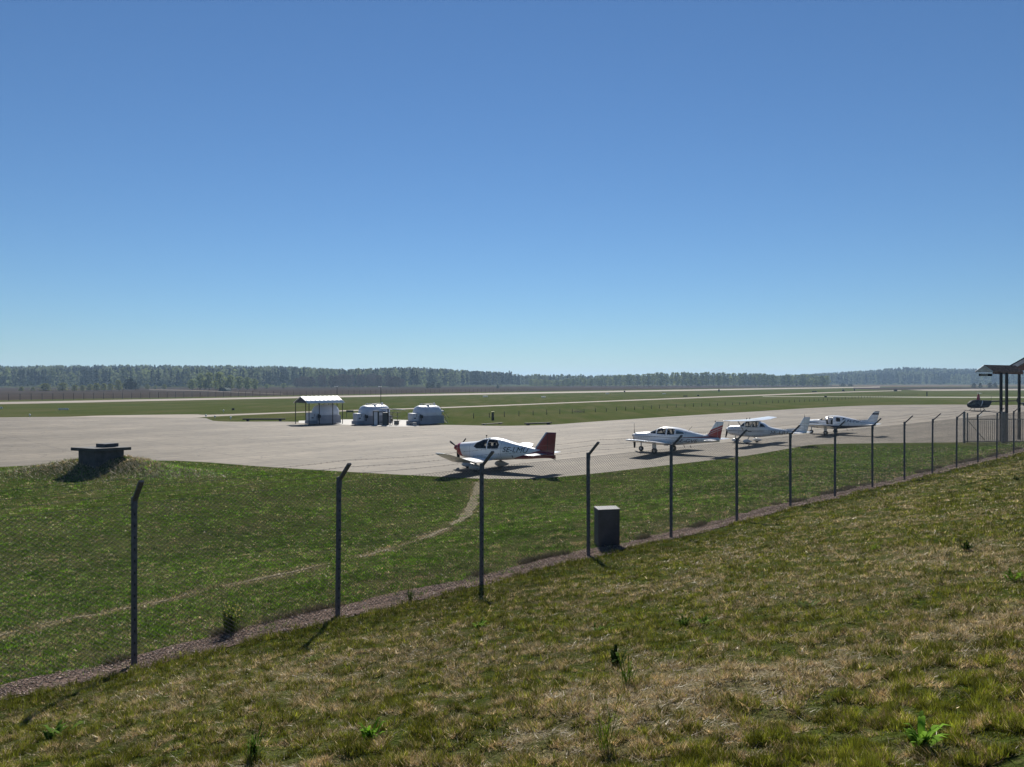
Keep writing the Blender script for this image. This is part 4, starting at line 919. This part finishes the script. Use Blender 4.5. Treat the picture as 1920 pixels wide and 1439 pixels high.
dp = pxy(738, 92.2); rk = empty('pipe_rack', (dp.x, dp.y, 0), 0, 'rusty pipe and valve rack beside the black hose cabinet', 'pipe rack')
M_RUST = mat('rusty_pipe', (.19, .16, .12), .7, var=.3, scale=6)
mb = MB()
for x in (-.6, -.1, .45): mb.cyl((x, 0, 0), (x, 0, 1.55), .035)
for z in (.5, 1.0, 1.5): mb.cyl((-.7, 0, z), (.8, 0, z), .03)
mb.cyl((-.3, 0, 1.5), (-.3, -.5, .2), .05).box((.35, 0, .3), (.55, .5, .5), bev=.03).box((-.25, 0, .6), (.3, .3, .35), bev=.04)
mb.build('pipes', M_RUST, rk); MB().bar((-.9, 0, 1.95), (1.4, 0, 1.82), .09, .09).build('boom', M_LGREY, rk)
def logbar(pxa, pya, pxb, pyb, name, label, h=.22, m=None, group=None):
    a, b = at(pxa, pya), at(pxb, pyb); c = (a+b)/2; d = b-a; root = empty(name, c, math.atan2(d.y, d.x), label, 'barrier', group)
    L_ = d.length; MB().box((0, 0, h*.85), (L_, .22, h*.55), bev=.02).build('beam', m or M_GALVL, root)
    for x in (-L_*.38, L_*.38): MB().box((x, 0, h*.29), (.3, .36, h*.55), bev=.02).build('foot', M_LGREY if not m else m, root)
M_GALVL = mat('weathered_concrete', (.22, .22, .22), .8)
logbar(578, 793, 622, 793.8, 'wheel_stop', 'grey low barrier in front of the canopied tank', .36)
logbar(675, 796, 720, 797.2, 'wheel_stop', 'grey low barrier in front of the middle tank', .36)
logbar(763, 797.5, 780, 799.5, 'wheel_stop', 'short grey barrier at the foot of the right tank', .36)
logbar(455, 790.4, 535, 790.2, 'guard_rail', 'long dark low rail at the apron edge left of the canopy', .34, M_BLACK)
logbar(903, 797.5, 942, 795, 'timber_beam', 'dark timber beam on the grass edge below the short stump', .13, M_BLACK)
logbar(984, 798.2, 1034, 796.5, 'timber_beam', 'longer dark timber at the apron edge right of the stump', .26, M_BLACK)
sg_ = at(656, 784); sgo = empty('notice_board', sg_, 0, 'low dark board standing left of the middle tank', 'board'); MB().box((0, 0, .95), (1.05, .05, .28)).build('panel', mat('board_green', (.04, .05, .05), .6), sgo)
for x in (-.48, .48): MB().box((x, 0, .45), (.05, .05, .9)).build('leg', M_BLACK, sgo)
# lamp posts
for i, (px, py) in enumerate(((632, 786), (714, 786))):
    q = at(px, py); h = CAMZ-(725.5-HY)*q.y/F
    lp = empty('lamp_post', q, 0, ['slim dark lamp post at the right corner of the ribbed canopy', 'slim dark lamp post rising behind the middle fuel tank'][i], 'lamp post', 'lamp posts by the fuel tanks')
    MB().cyl((0, 0, 0), (0, 0, h), .05, .035, 8).build('pole', M_BLACK, lp); MB().box((-.13, 0, h), (.5, .22, .12), bev=.03).build('lamp_head', M_LGREY, lp)

# ------------------------------------------------------------ small airfield furniture
def small(px, py, wpx, hpx, name, cat, label, m, legs=True):
    q = at(px, py); s_ = q.y/F; root = empty(name, q, 0, label, cat); w_, h_ = wpx*s_, hpx*s_
    lz = h_*.3 if legs else 0
    MB().box((0, 0, lz+(h_-lz)/2), (w_, .12 if legs else w_*.8, h_-lz), bev=.01).build('panel' if legs else 'body', m, root)
    if legs:
        for x in (-w_*.38, w_*.38): MB().box((x, 0, lz/2), (.05, .05, lz)).build('leg', M_BLACK, root)
M_BOARDW = mat('white_board', (.62, .62, .58), .6)
small(119, 770, 19, 4.2, 'sign_board', 'sign', 'long low white board on the grass at far left', M_BOARDW)
small(1, 767.5, 7, 4, 'sign_board', 'sign', 'white board cut by the left edge of the picture', M_BOARDW)
small(437, 770.5, 5, 4.6, 'sign_board', 'sign', 'small black board on the grass beyond the taxiway', M_BLACK)
small(1285, 744.5, 8, 2.4, 'sign_board', 'sign', 'flat black board between the taxiway and the runway', M_BLACK)
small(1309, 743, 3.2, 2.2, 'marker_box', 'marker box', 'small black box right of the flat black board', M_BLACK, False)
small(1348, 734.5, 2.6, 4, 'marker_box', 'marker box', 'small dark upright box at the runway edge', M_BLACK, False)
small(1171, 735.8, 2.6, 2.6, 'marker_box', 'marker box', 'small dark box on the pale runway line, right of centre', M_BLACK, False)
small(1527, 736.0, 9, 2.2, 'sign_board', 'sign', 'dark flat board between runway lines at right', M_BLACK)
small(1581, 734, 3.4, 3.2, 'marker_box', 'marker box', 'dark box at the right part of the taxiway', M_BLACK, False)
small(1602, 733, 1.6, 4, 'marker_box', 'marker box', 'thin dark marker post right of the dark box', M_BLACK, False)
small(1548, 745.5, 3.6, 3, 'marker_box', 'marker box', 'dark box on the side taxiway', M_BLACK, False)
small(1679, 734, 5, 3.4, 'marker_box', 'marker box', 'black and white box where the taxiway fades out', M_BLACK, False)
small(1738, 743.5, 1.5, 9, 'marker_post', 'marker post', 'thin dark leaning mast on the grass at right', M_BLACK, False)
small(910, 744.8, 9, 2, 'runway_marker', 'runway marker', 'leftmost of the pale flat markers below the runway', M_BOARDW, False)
small(1019, 745.6, 8, 2, 'runway_marker', 'runway marker', 'second pale flat marker below the runway', M_BOARDW, False)
small(1139, 739, 6, 1.6, 'runway_marker', 'runway marker', 'third pale flat marker below the runway', M_BOARDW, False)
small(1245, 739.2, 6, 1.4, 'runway_marker', 'runway marker', 'fourth and rightmost pale flat marker below the runway', M_BOARDW, False)
M_LENS = mat('white_lamp_cap', (.75, .75, .72), .4)
for i, (px, py) in enumerate(((386, 783.2), (403, 784.8), (432.5, 787.2), (419, 773.5), (56, 782.0))):
    q = at(px, py); lt = empty('edge_light', q, 0, ['leftmost small white edge light on the grass tongue', 'middle small white edge light on the grass tongue', 'right and brightest edge light on the grass tongue', 'small white edge light beyond the taxiway', 'lone white edge light at far left'][i], 'edge light', 'edge lights along the taxiway')
    MB().cyl((0, 0, 0), (0, 0, .22), .05, .05, 8).build('stem', M_LENS, lt); MB().sph((0, 0, .30), .13, u=10, v=6).build('lamp', M_LENS, lt)
q = at(924, 788); sp = empty('stump_post', q, 0, 'short dark stump with a yellow cap beside the timber beams', 'post')
MB().cyl((0, 0, 0), (0, 0, 1.05), .2, .14, 10).build('post', mat('old_wood', (.05, .045, .03), .9), sp); MB().box((0, 0, 1.1), (.42, .35, .12), bev=.02).build('cap', mat('yellow_cap', (.42, .40, .10), .6), sp)
q = at(1085, 774); V_ = []; n = 900
a = rng.uniform(0, 6.28, n); rr = rng.random(n)**.5; x = rr*np.cos(a)*.85; y = rr*np.sin(a)*.5; zt = .75*(1-rr*.7)*rng.random(n)
dv = rng.normal(0, 1, (n, 3)); dv /= np.linalg.norm(dv, axis=1)[:, None]; c0 = np.stack([x, y, zt], 1); c1 = c0+dv*rng.uniform(.1, .35, (n, 1)); c1[:, 2] = np.abs(c1[:, 2]); c2 = c0+np.cross(dv, [0, 0, 1])*.02
tag(np_mesh('brush_pile', np.stack([c0, c1, c2], 1).reshape(-1, 3), np.arange(3*n).reshape(-1, 3), mat('twigs', (.035, .028, .024), .9)), 'dark heap of cut brush on the grass beyond the apron', 'brush pile').location = q

# low post fence beyond the apron, and tall wire fence across the brown field
pf = empty('post_fence', at(960, 781), 0, 'row of short dark fence posts running across the grass beyond the apron', 'fence'); O_ = Vector(pf.location)
line = [(888, 785), (960, 781.2), (1060, 776.2), (1150, 771.5), (1250, 765.5), (1350, 761), (1450, 756.5), (1550, 751.5), (1650, 745.5), (1720, 741.3)]
P = np.array([at(*q)[:2] for q in line]); s_ = np.r_[0, np.cumsum(np.hypot(*np.diff(P, axis=0).T))]; t_ = np.arange(0, s_[-1], 3.3)
p0 = MB().cyl((0, 0, 0), (0, 0, .72), .055, .05, 6).build('post', mat('dark_post', (.03, .027, .022), .9), pf)
for k, tt in enumerate(t_[:95]):
    o = p0 if k == 0 else p0.copy()
    if k: C.objects.link(o); o.parent = pf
    o.location = Vector((np.interp(tt, s_, P[:, 0]), np.interp(tt, s_, P[:, 1]), 0))-O_; o.scale = (1, 1, random.uniform(.85, 1.15))
mb = MB()
for a, b in zip(t_[:94], t_[1:95]):
    for z in (.35, .62): mb.cyl(Vector((np.interp(a, s_, P[:, 0]), np.interp(a, s_, P[:, 1]), z))-O_, Vector((np.interp(b, s_, P[:, 0]), np.interp(b, s_, P[:, 1]), z))-O_, .006, .006, 3, caps=False)
mb.build('wire', M_WIRE, pf)
ff = empty('field_fence', at(300, 747), 0, 'tall thin wire fence on posts along the brown field behind the runway', 'fence'); O_ = Vector(ff.location)
p0 = MB().box((0, 0, .95), (.09, .09, 1.9)).build('post', mat('grey_post', (.05, .045, .045), .9), ff)
A0, A1 = at(-250, 756), at(960, 736); L_ = (A1-A0).length; nP = 90
for k in range(nP):
    o = p0 if k == 0 else p0.copy()
    if k: C.objects.link(o); o.parent = ff
    o.location = A0.lerp(A1, k/(nP-1))-O_
mb = MB()
for z in (.3, .8, 1.3, 1.8): mb.cyl(A0-O_+Vector((0, 0, z)), A1-O_+Vector((0, 0, z)), .008, .008, 4, caps=False)
mb.build('wire', M_WIRE, ff)

# ------------------------------------------------------------ gate, shelter and buildings at the right
GD = 65.2; gx = lambda px: (px-CX)/F*GD
M_GATE = mat('gate_steel', (.17, .17, .18), .5, metal=.5)
def gate(pa, pb, label, brace=True):
    x0, x1 = gx(pa), gx(pb); root = empty('steel_gate', (x0, GD, 0), 0, label, 'gate', 'barred gate leaves at the apron entrance'); W_ = x1-x0
    for x in (0, W_): MB().box((x, 0, 1.32), (.14, .14, 2.64)).build('gate_post', M_GATE, root)
    MB().box((W_/2, 0, 2.02), (W_-.16, .06, .07)).box((W_/2, 0, .14), (W_-.16, .06, .07)).box((.27, 0, 1.3), (.09, .07, 2.5)).build('gate_frame', M_GATE, root)
    mb = MB()
    for x in np.arange(.42, W_-.1, .165): mb.box((x, 0, 1.08), (.028, .028, 1.82))
    mb.build('bars', M_GATE, root)
    if brace: MB().bar((.3, -.04, 1.9), (1.75, -.04, .2), .035).build('brace', M_GATE, root)
gate(1808, 1880, 'left leaf of the barred steel gate at the apron entrance, with a diagonal brace')
gate(1883, 1960, 'right leaf of the barred steel gate, cut by the picture edge', False)
q = Vector((gx(1849.5), GD+1.2, 0)); fo = empty('bent_fence_post', q, 0, 'single bent post with pale tip standing behind the barred gate', 'fence post')
MB().box((0, 0, 1.05), (.08, .08, 2.1)).build('post', M_GATE, fo); MB().bar((0, 0, 2.1), (.28, -.1, 2.42), .06, .04).build('outrigger', M_LGREY, fo)
M_TILE = mat('weathered_roofing', (.30, .15, .095), 1.0, var=.3, scale=6); M_BOARD = mat('pale_bargeboard', (.62, .57, .57), .7); M_BRICKR = mat('brown_wood', (.22, .09, .055), .9)
q = Vector((gx(1848), 66.4, 0)); she = empty('walkway_shelter', q, 0, 'tall black-posted walkway roof with small pale gable end at right', 'shelter')
W_ = 1.38; L_ = 5.2; zr, ze = 6.62, 6.08; dirn = Vector((1, .62, 0)).normalized()
def S(a, b, z): return Vector((a*W_, 0, 0))+dirn*b+Vector((0, 0, z))
mb = MB(); ov = .0
mb.prism([S(-.03, -.1, ze-.02), S(.5, -.1, zr), S(.5, L_, zr), S(-.03, L_, ze-.02)], (0, 0, .07)); mb.prism([S(1.03, -.1, ze-.02), S(.5, -.1, zr), S(.5, L_, zr), S(1.03, L_, ze-.02)], (0, 0, .07)); mb.build('roof', M_TILE, she)
MB().prism([S(0, 0, ze-.04), S(1, 0, ze-.04), S(.5, 0, zr-.06)], (0, .05, 0)).build('gable', mat('gable_board', (.75, .68, .66), .8), she)
MB().bar(S(-.04, -.15, ze-.06), S(.5, -.15, zr-.08), .04, .15).bar(S(1.04, -.15, ze-.06), S(.5, -.15, zr-.08), .04, .15).build('bargeboard', M_BOARD, she)
MB().prism([S(1.0, -.05, ze-.22), S(1.0, L_, ze-.22), S(1.0, L_, ze-.03), S(1.0, -.05, ze-.03)], (0, .05, 0)).build('fascia', M_BRICKR, she)
MB().box((W_*.55, .05, ze-.30), (W_*.8, .1, .22)).build('cross_beam', M_BLACK, she); MB().box((W_*.42, -.04, ze-.31), (W_*.42, .08, .20)).build('lamp_box', mat('cream_box', (.25, .22, .18), .6), she)
for px, dy in ((1877, 0), (1887.5, .9), (1911, 2.6), (1935, 3.5)):
    dist_ = 66.4+dy; x = (px-CX)/F*dist_-q.x; MB().box((x, dy, ze/2-.05), (.17, .17, ze-.1)).build('post', M_BLACK, she)
q = Vector(((1925-CX)/F*80, 80, 0)); bd = empty('terminal_building', q, R(-42), 'wooden building with dark gabled roof and pale bargeboard rising at the right edge', 'building')
MB().prism([(.8, 0, 0), (9.8, 0, 0), (9.8, 0, 7.3), (5.3, 0, 10.3), (.8, 0, 7.3)], (0, 9, 0)).build('wall', M_BRICKR, bd)
for o in [c for c in bd.children if c.name.startswith('wall')]: o.location = (0, 4.6, 0)
mb = MB(); mb.prism([(-1.7, 0, 6.72), (-1.7, 0, 6.60), (5.3, 0, 11.0), (5.3, 0, 11.16)], (0, 10.5, 0)); mb.prism([(12.3, 0, 6.72), (12.3, 0, 6.60), (5.3, 0, 11.0), (5.3, 0, 11.16)], (0, 10.5, 0)); ro = mb.build('roof', mat('dark_roofing', (.03, .03, .035), .7), bd); ro.location = (0, 4.6, 0)
mb = MB(); mb.prism([(-1.7, 0, 6.58), (-1.55, 0, 6.25), (5.3, 0, 10.55), (5.3, 0, 10.95)], (0, .06, 0)); mb.prism([(12.3, 0, 6.58), (12.15, 0, 6.25), (5.3, 0, 10.55), (5.3, 0, 10.95)], (0, .06, 0)); mb.build('bargeboard', M_BOARD, bd).location = (0, -.62, 0)
mb = MB(); mb.prism([(-1.2, 0, 6.35), (.8, 0, 6.35), (.8, 0, 7.55)], (0, .05, 0)); mb.build('soffit_panel', M_BRICKR, bd).location = (0, -.5, 0)
MB().box((3, .06, 3), (1.4, .08, 1.4)).build('window', mat('dark_pane', (.03, .04, .05), .1), bd)
# low dark vehicle cut by the frame
q = at(1913, 761); tv = empty('tow_vehicle', q, 0, 'low dark vehicle behind the shelter post, cut by the right picture edge', 'vehicle')
MB().box((1.5, 0, .5), (2.9, 1.4, .34), bev=.08).box((1.9, 0, .8), (1.2, 1.2, .3), bev=.08).build('body', M_BLACK, tv)
for x in (.45, 2.4): MB().cyl((x, -.75, .28), (x, -.5, .28), .28, .28, 16).build('wheel', M_TIRE, tv)
MB().box((.35, -.71, .62), (.35, .03, .08)).build('light_panel', M_BOARDW, tv)
# green arched hut far left
q = at(418, 733.8); hut = empty('arched_hut', q, 0, 'small green round-roofed hut at the end of the farm track', 'hut'); s_ = q.y/F
rows = [[Vector((x, 4*s_*1.2*t_, 0)) for x in (0,)] for t_ in (0, 1)]
prof = [(8*s_*cos(a), 6.3*s_*sin(a)) for a in np.linspace(0, pi, 13)]
MB().prism([(x, 3, z) for x, z in prof], (0, 7, 0)).build('shell', mat('hut_green', (.03, .05, .04), .9, spec=.1), hut)
MB().box((-.5, -.53, 1.0), (2.4, .06, 1.9)).build('door', mat('hut_door', (.03, .04, .04), .7), hut)

# ------------------------------------------------------------ trees
M_LEAF = vcol_mat('foliage', transl=.42, rough=.8, spec=.1); M_BARK = mat('bark', (.12, .105, .09), .9, var=.3, scale=2)
def crown_mesh(kind, H, Wd_, n, cs):
    """leaf clumps (small tilted quads) through the crown's volume"""
    u = rng.random(n)
    if kind == 'conifer':
        t = u**.8; zz = H*(.12+.88*t); rad = Wd_*(1-t)**.9*(.75+.5*((t*9) % 1)); sz = cs*(1.1-.6*t)
    elif kind == 'birch':
        t = u; zz = H*(.10+.90*t); rad = Wd_*np.sin(np.clip(t*.80+.14, 0, 1)*pi)**.55; sz = cs*np.ones(n)
    else:
        t = u; zz = H*(.04+.96*t); rad = Wd_*np.sqrt(np.clip(1-(t*1.02-.25)**2/.62, .02, 1)); sz = cs*np.ones(n)
    a = rng.uniform(0, 2*pi, n); lob = .70+.30*np.sin(a*3+zz*1.3)+.25*np.sin(a*5-zz*.9+2)
    r_ = rad*np.sqrt(rng.random(n))*.6+rad*.4*rng.random(n)**.3; r_ = r_*np.clip(lob, .45, 1.2)
    c = np.stack([r_*np.cos(a), r_*np.sin(a), zz+rng.normal(0, .03*H, n)*.5], 1)
    n1 = rng.normal(0, 1, (n, 3)); n1 /= np.linalg.norm(n1, axis=1)[:, None]; n2 = np.cross(n1, rng.normal(0, 1, (n, 3))); n2 /= np.linalg.norm(n2, axis=1)[:, None]
    sz = (sz*rng.uniform(.6, 1.3, n))[:, None]
    Vv = np.stack([c-n1*sz, c+n2*sz*.8, c+n1*sz, c-n2*sz*.8], 1).reshape(-1, 3)
    return Vv, np.arange(4*n).reshape(-1, 4)
def trunk_mb(H, r, limbs=5, spread=2.0):
    mb = MB(); mb.cyl((0, 0, -.3), (0, 0, H*.55), r, r*.6, 7).cyl((0, 0, H*.55), (0, 0, H*.93), r*.6, r*.15, 6)
    for k in range(limbs):
        a = k*2.4; z = H*(.25+.1*k); mb.cyl((0, 0, z), (spread*cos(a), spread*sin(a), z+H*.16), r*.35, r*.08, 5)
    return mb
def ind_tree(name, kind, H, Wd_, n, cs, base):
    root = empty(name, (0, 0, 0)); V_, F_ = crown_mesh(kind, H, Wd_, n, cs); col = np.repeat(np.array(base)*rng.uniform(.6, 1.4, (n, 1)), 4, 0)
    np_mesh('crown', V_, F_, M_LEAF, col, root); trunk_mb(H, H*.014+.05, 5, Wd_*.6).build('trunk', M_BARK, root); return root
PALE = (.21, .24, .08); MIDG = (.13, .165, .055); DARK = (.022, .036, .018); BARE = (.075, .062, .052)
protos = {}
MARKS = [(0, 'left picture edge'), (119, 'long white board'), (245, 'dark bush clump'), (418, 'arched hut'), (437, 'black board'), (565, 'canopy roof apex'), (632, 'left lamp post'), (655, 'notice board'), (690, 'middle tank'), (714, 'right lamp post'), (740, 'pipe rack'), (795, 'right tank'), (924, 'yellow-capped stump'), (1010, 'longer timber'), (1041, 'red tail fin'), (1085, 'brush heap'), (1105, 'fourth bent post'), (1190, 'second propeller'), (1215, 'second cockpit'), (1265, 'fifth bent post'), (1305, 'second cabin rear'), (1342, 'red-striped fin'), (1358, 'high-wing propeller'), (1388, 'sixth bent post'), (1420, 'high-wing cabin'), (1450, 'high wing tip'), (1475, 'seventh bent post'), (1510, 'high-wing tail fin'), (1555, 'eighth bent post'), (1590, 'navy lettering'), (1640, 'navy-topped fin'), (1826, 'helicopter nose'), (1840, 'helicopter mast'), (1860, 'shelter gable')]
seen = {}
def where(px, group):
    m_, nm = min((abs(px-q), nm) for q, nm in MARKS); d_ = px-[q for q, n_ in MARKS if n_ == nm][0]
    side = 'straight above the' if abs(d_) < 4 else ('right of the' if d_ > 0 else 'left of the')
    t = ', '+('well ' if abs(d_) > 30 else 'just ' if abs(d_) < 14 and side[0] != 's' else '')+side+' '+nm
    k = (group, t); seen[k] = seen.get(k, 0)+1
    return t+['', ', farther one', ', third one', ', fourth one', ', fifth one', ', sixth one'][min(seen[k]-1, 5)]
def plant(key, px, ybase, ytop, wpx, label, cat, group, kind, base, name):
    q = at(px, ybase); s_ = q.y/F; H = (ybase-ytop)*s_; Wd_ = wpx*.5*s_
    v = random.randint(0, 2); k2 = (key, v)
    if k2 not in protos: protos[k2] = (ind_tree(name, kind, 10, 3.2, 620, .38, base), []); r_ = protos[k2][0]
    else: r_ = copy_tree(protos[k2][0])
    r_.location = q+Vector((0, 0, float(gz(q.x, q.y)))); r_.rotation_euler = (0, 0, random.uniform(0, 6.28)); r_.scale = (Wd_/3.2, Wd_/3.2, H/10)
    tag(r_, label+where(px, group), cat, group)
def top_b(px): return float(np.interp(px, [960, 1040, 1120, 1160, 1200, 1290, 1310, 1400, 1460, 1500, 1545], [712, 711, 708, 703, 700, 697, 698, 699, 702, 700, 705]))
x_ = 996.0
while x_ < 1556:
    big = x_ > 1130; wd_ = random.uniform(15, 24) if big else random.uniform(11, 17)
    plant('birch', x_, random.uniform(724.2, 725.2), top_b(x_)+random.uniform(0, 3.5), wd_, 'pale green birch behind the runway' if big else 'small pale birch behind the field', 'tree', 'tall birches behind the runway' if big else 'small birches behind the field', 'birch', PALE if random.random() < .6 else MIDG, 'birch_tree'); x_ += wd_*random.uniform(.36, .55)
for px, yb, yt, wd_ in ((40, 733.5, 726, 12), (62, 733, 726, 10), (85, 733.4, 719.5, 26), (117, 733, 718, 22), (140, 733, 722, 15), (155, 733, 723, 12), (168, 732.6, 721, 14), (181, 732.6, 718.5, 16), (195, 732.4, 719, 15), (207, 732.2, 720, 13), (222, 731.8, 713, 17), (276, 730, 721, 11), (291, 730, 723, 8), (308, 730, 721, 10)):
    plant('shrubtree', px, yb, yt, wd_*1.15, 'small rounded tree before the forest', 'tree', 'round small trees before the left forest', 'round', (.18, .20, .065), 'deciduous_tree')
for px, yb, yt, wd_ in ((360, 731, 712, 20), (375, 731, 702, 24), (392, 731, 699, 28), (412, 731, 698, 30), (432, 731, 704, 24), (448, 731, 706, 26), (464, 731, 708, 22), (478, 731, 711, 18), (385, 731, 713, 14), (405, 731.5, 715, 14), (425, 731, 714, 14), (500, 729, 720, 12), (532, 728.5, 719, 13)):
    plant('birch2', px, yb, yt, wd_, 'light green birch beyond the field', 'tree', 'birches around the hut', 'birch', (.20, .24, .085), 'birch_tree')
x_ = 556.0
while x_ < 760:
    wd_ = random.uniform(13, 22); plant('bare', x_, random.uniform(726, 728), float(np.interp(x_, [556, 600, 650, 700, 740, 770], [706, 703, 700, 700, 705, 709]))+random.uniform(0, 4), wd_, 'dark bare-looking tree behind the field', 'tree', 'dark grove behind the brown field', 'birch', BARE, 'bare_tree'); x_ += wd_*.45
for px, yb, yt, wd_ in ((803, 728, 718, 14), (812, 728, 716, 14), (822, 728, 718.5, 12), (238, 731, 712, 22), (252, 731, 716, 22), (245, 731, 709, 16), (933, 728.5, 723, 8), (1826, 727.5, 719, 11), (1838, 727.6, 719, 10), (1856, 727.5, 718, 12), (1866, 727.5, 718.5, 11), (1310, 725, 720, 11), (1580, 725, 719.5, 14), (1594, 725, 720.5, 14)):
    plant('darkbush', px, yb, yt, wd_, 'dark rounded bush before the woods', 'bush', 'dark bushes before the woods', 'round', DARK, 'bush')

# far-off woods: one mass per stand
def wood(name, label, pxa, pxb, count, mix, depth=430, hscale=1.0):
    T = []
    for kind, base, n, W2, cs in (('conifer', (.022, .036, .022), 46, 3.0, 1.5), ('conifer', (.03, .045, .022), 46, 3.4, 1.6), ('birch', (.135, .165, .075), 52, 3.2, 1.25), ('birch', (.095, .115, .06), 52, 3.0, 1.2)):
        V_, F_ = crown_mesh(kind, 16, W2, n, cs); T.append((V_, np.array(base), n))
    VV, FF, CC = [], [], []; off = 0
    for k in range(count):
        px = random.uniform(pxa, pxb); d0 = float(np.interp(px, SK, D0)); u = random.random()**.75; d = d0+depth*u
        x = (px-CX)/F*d; z = float(gz(x, d)); pn = float(fbm(np.array(px*.03), np.array(u*3.), 3)); bf = 3.2*max(0., pn-.38)/.24; j = random.choices(range(4), [mix[0], mix[1], mix[2]*(1.5-1.3*u)*bf, mix[3]*(1.4-u)*bf])[0]; V_, b, n = T[j]
        sc_ = random.uniform(.78, 1.12)*hscale; a = random.uniform(0, 6.28); ca_, sa_ = cos(a), sin(a)
        W2 = np.stack([(V_[:, 0]*ca_-V_[:, 1]*sa_)*sc_*1.1+x, (V_[:, 0]*sa_+V_[:, 1]*ca_)*sc_*1.1+d, V_[:, 2]*sc_+z], 1)
        VV.append(W2); CC.append(np.tile(b*random.uniform(.6, 1.35), (len(V_), 1))*rng.uniform(.75, 1.25, (len(V_), 1))); FF.append(np.arange(len(V_)).reshape(-1, 4)+off); off += len(V_)
    return tag(np_mesh(name, np.concatenate(VV), np.concatenate(FF), M_LEAF, np.concatenate(CC)), label, 'forest', kind='stuff')
wood('forest', 'mixed forest of conifers and birches covering the left horizon', -80, 620, 3600, (3, 3, 3.6, 2))
wood('forest', 'dark conifer forest on the low hill behind the fuel tanks', 620, 960, 1500, (4, 3, 1, 1.2))
wood('forest', 'thin distant wood behind the row of birches', 960, 1540, 1500, (.6, .6, 3, 3), hscale=.86)
wood('forest', 'hazy wooded hill on the right horizon', 1500, 2000, 2800, (3, 3, 2.2, 2))

# ------------------------------------------------------------ haze
hz_m = bpy.data.materials.new('haze_air'); hz_m.use_nodes = True; n = hz_m.node_tree.nodes; n.remove(n['Principled BSDF'])
pv = n.new('ShaderNodeVolumePrincipled'); pv.inputs['Color'].default_value = (.50, .72, 1, 1); pv.inputs['Density'].default_value = .00020; pv.inputs['Anisotropy'].default_value = .2
hz_m.node_tree.links.new(pv.outputs[0], n['Material Output'].inputs['Volume'])
hz = MB().box((0, 2000, 30), (9000, 6600, 66)).build('haze', hz_m); tag(hz, 'thin pale blue air haze over the airfield', 'haze', kind='stuff')
scn.cycles.volume_bounces = 0
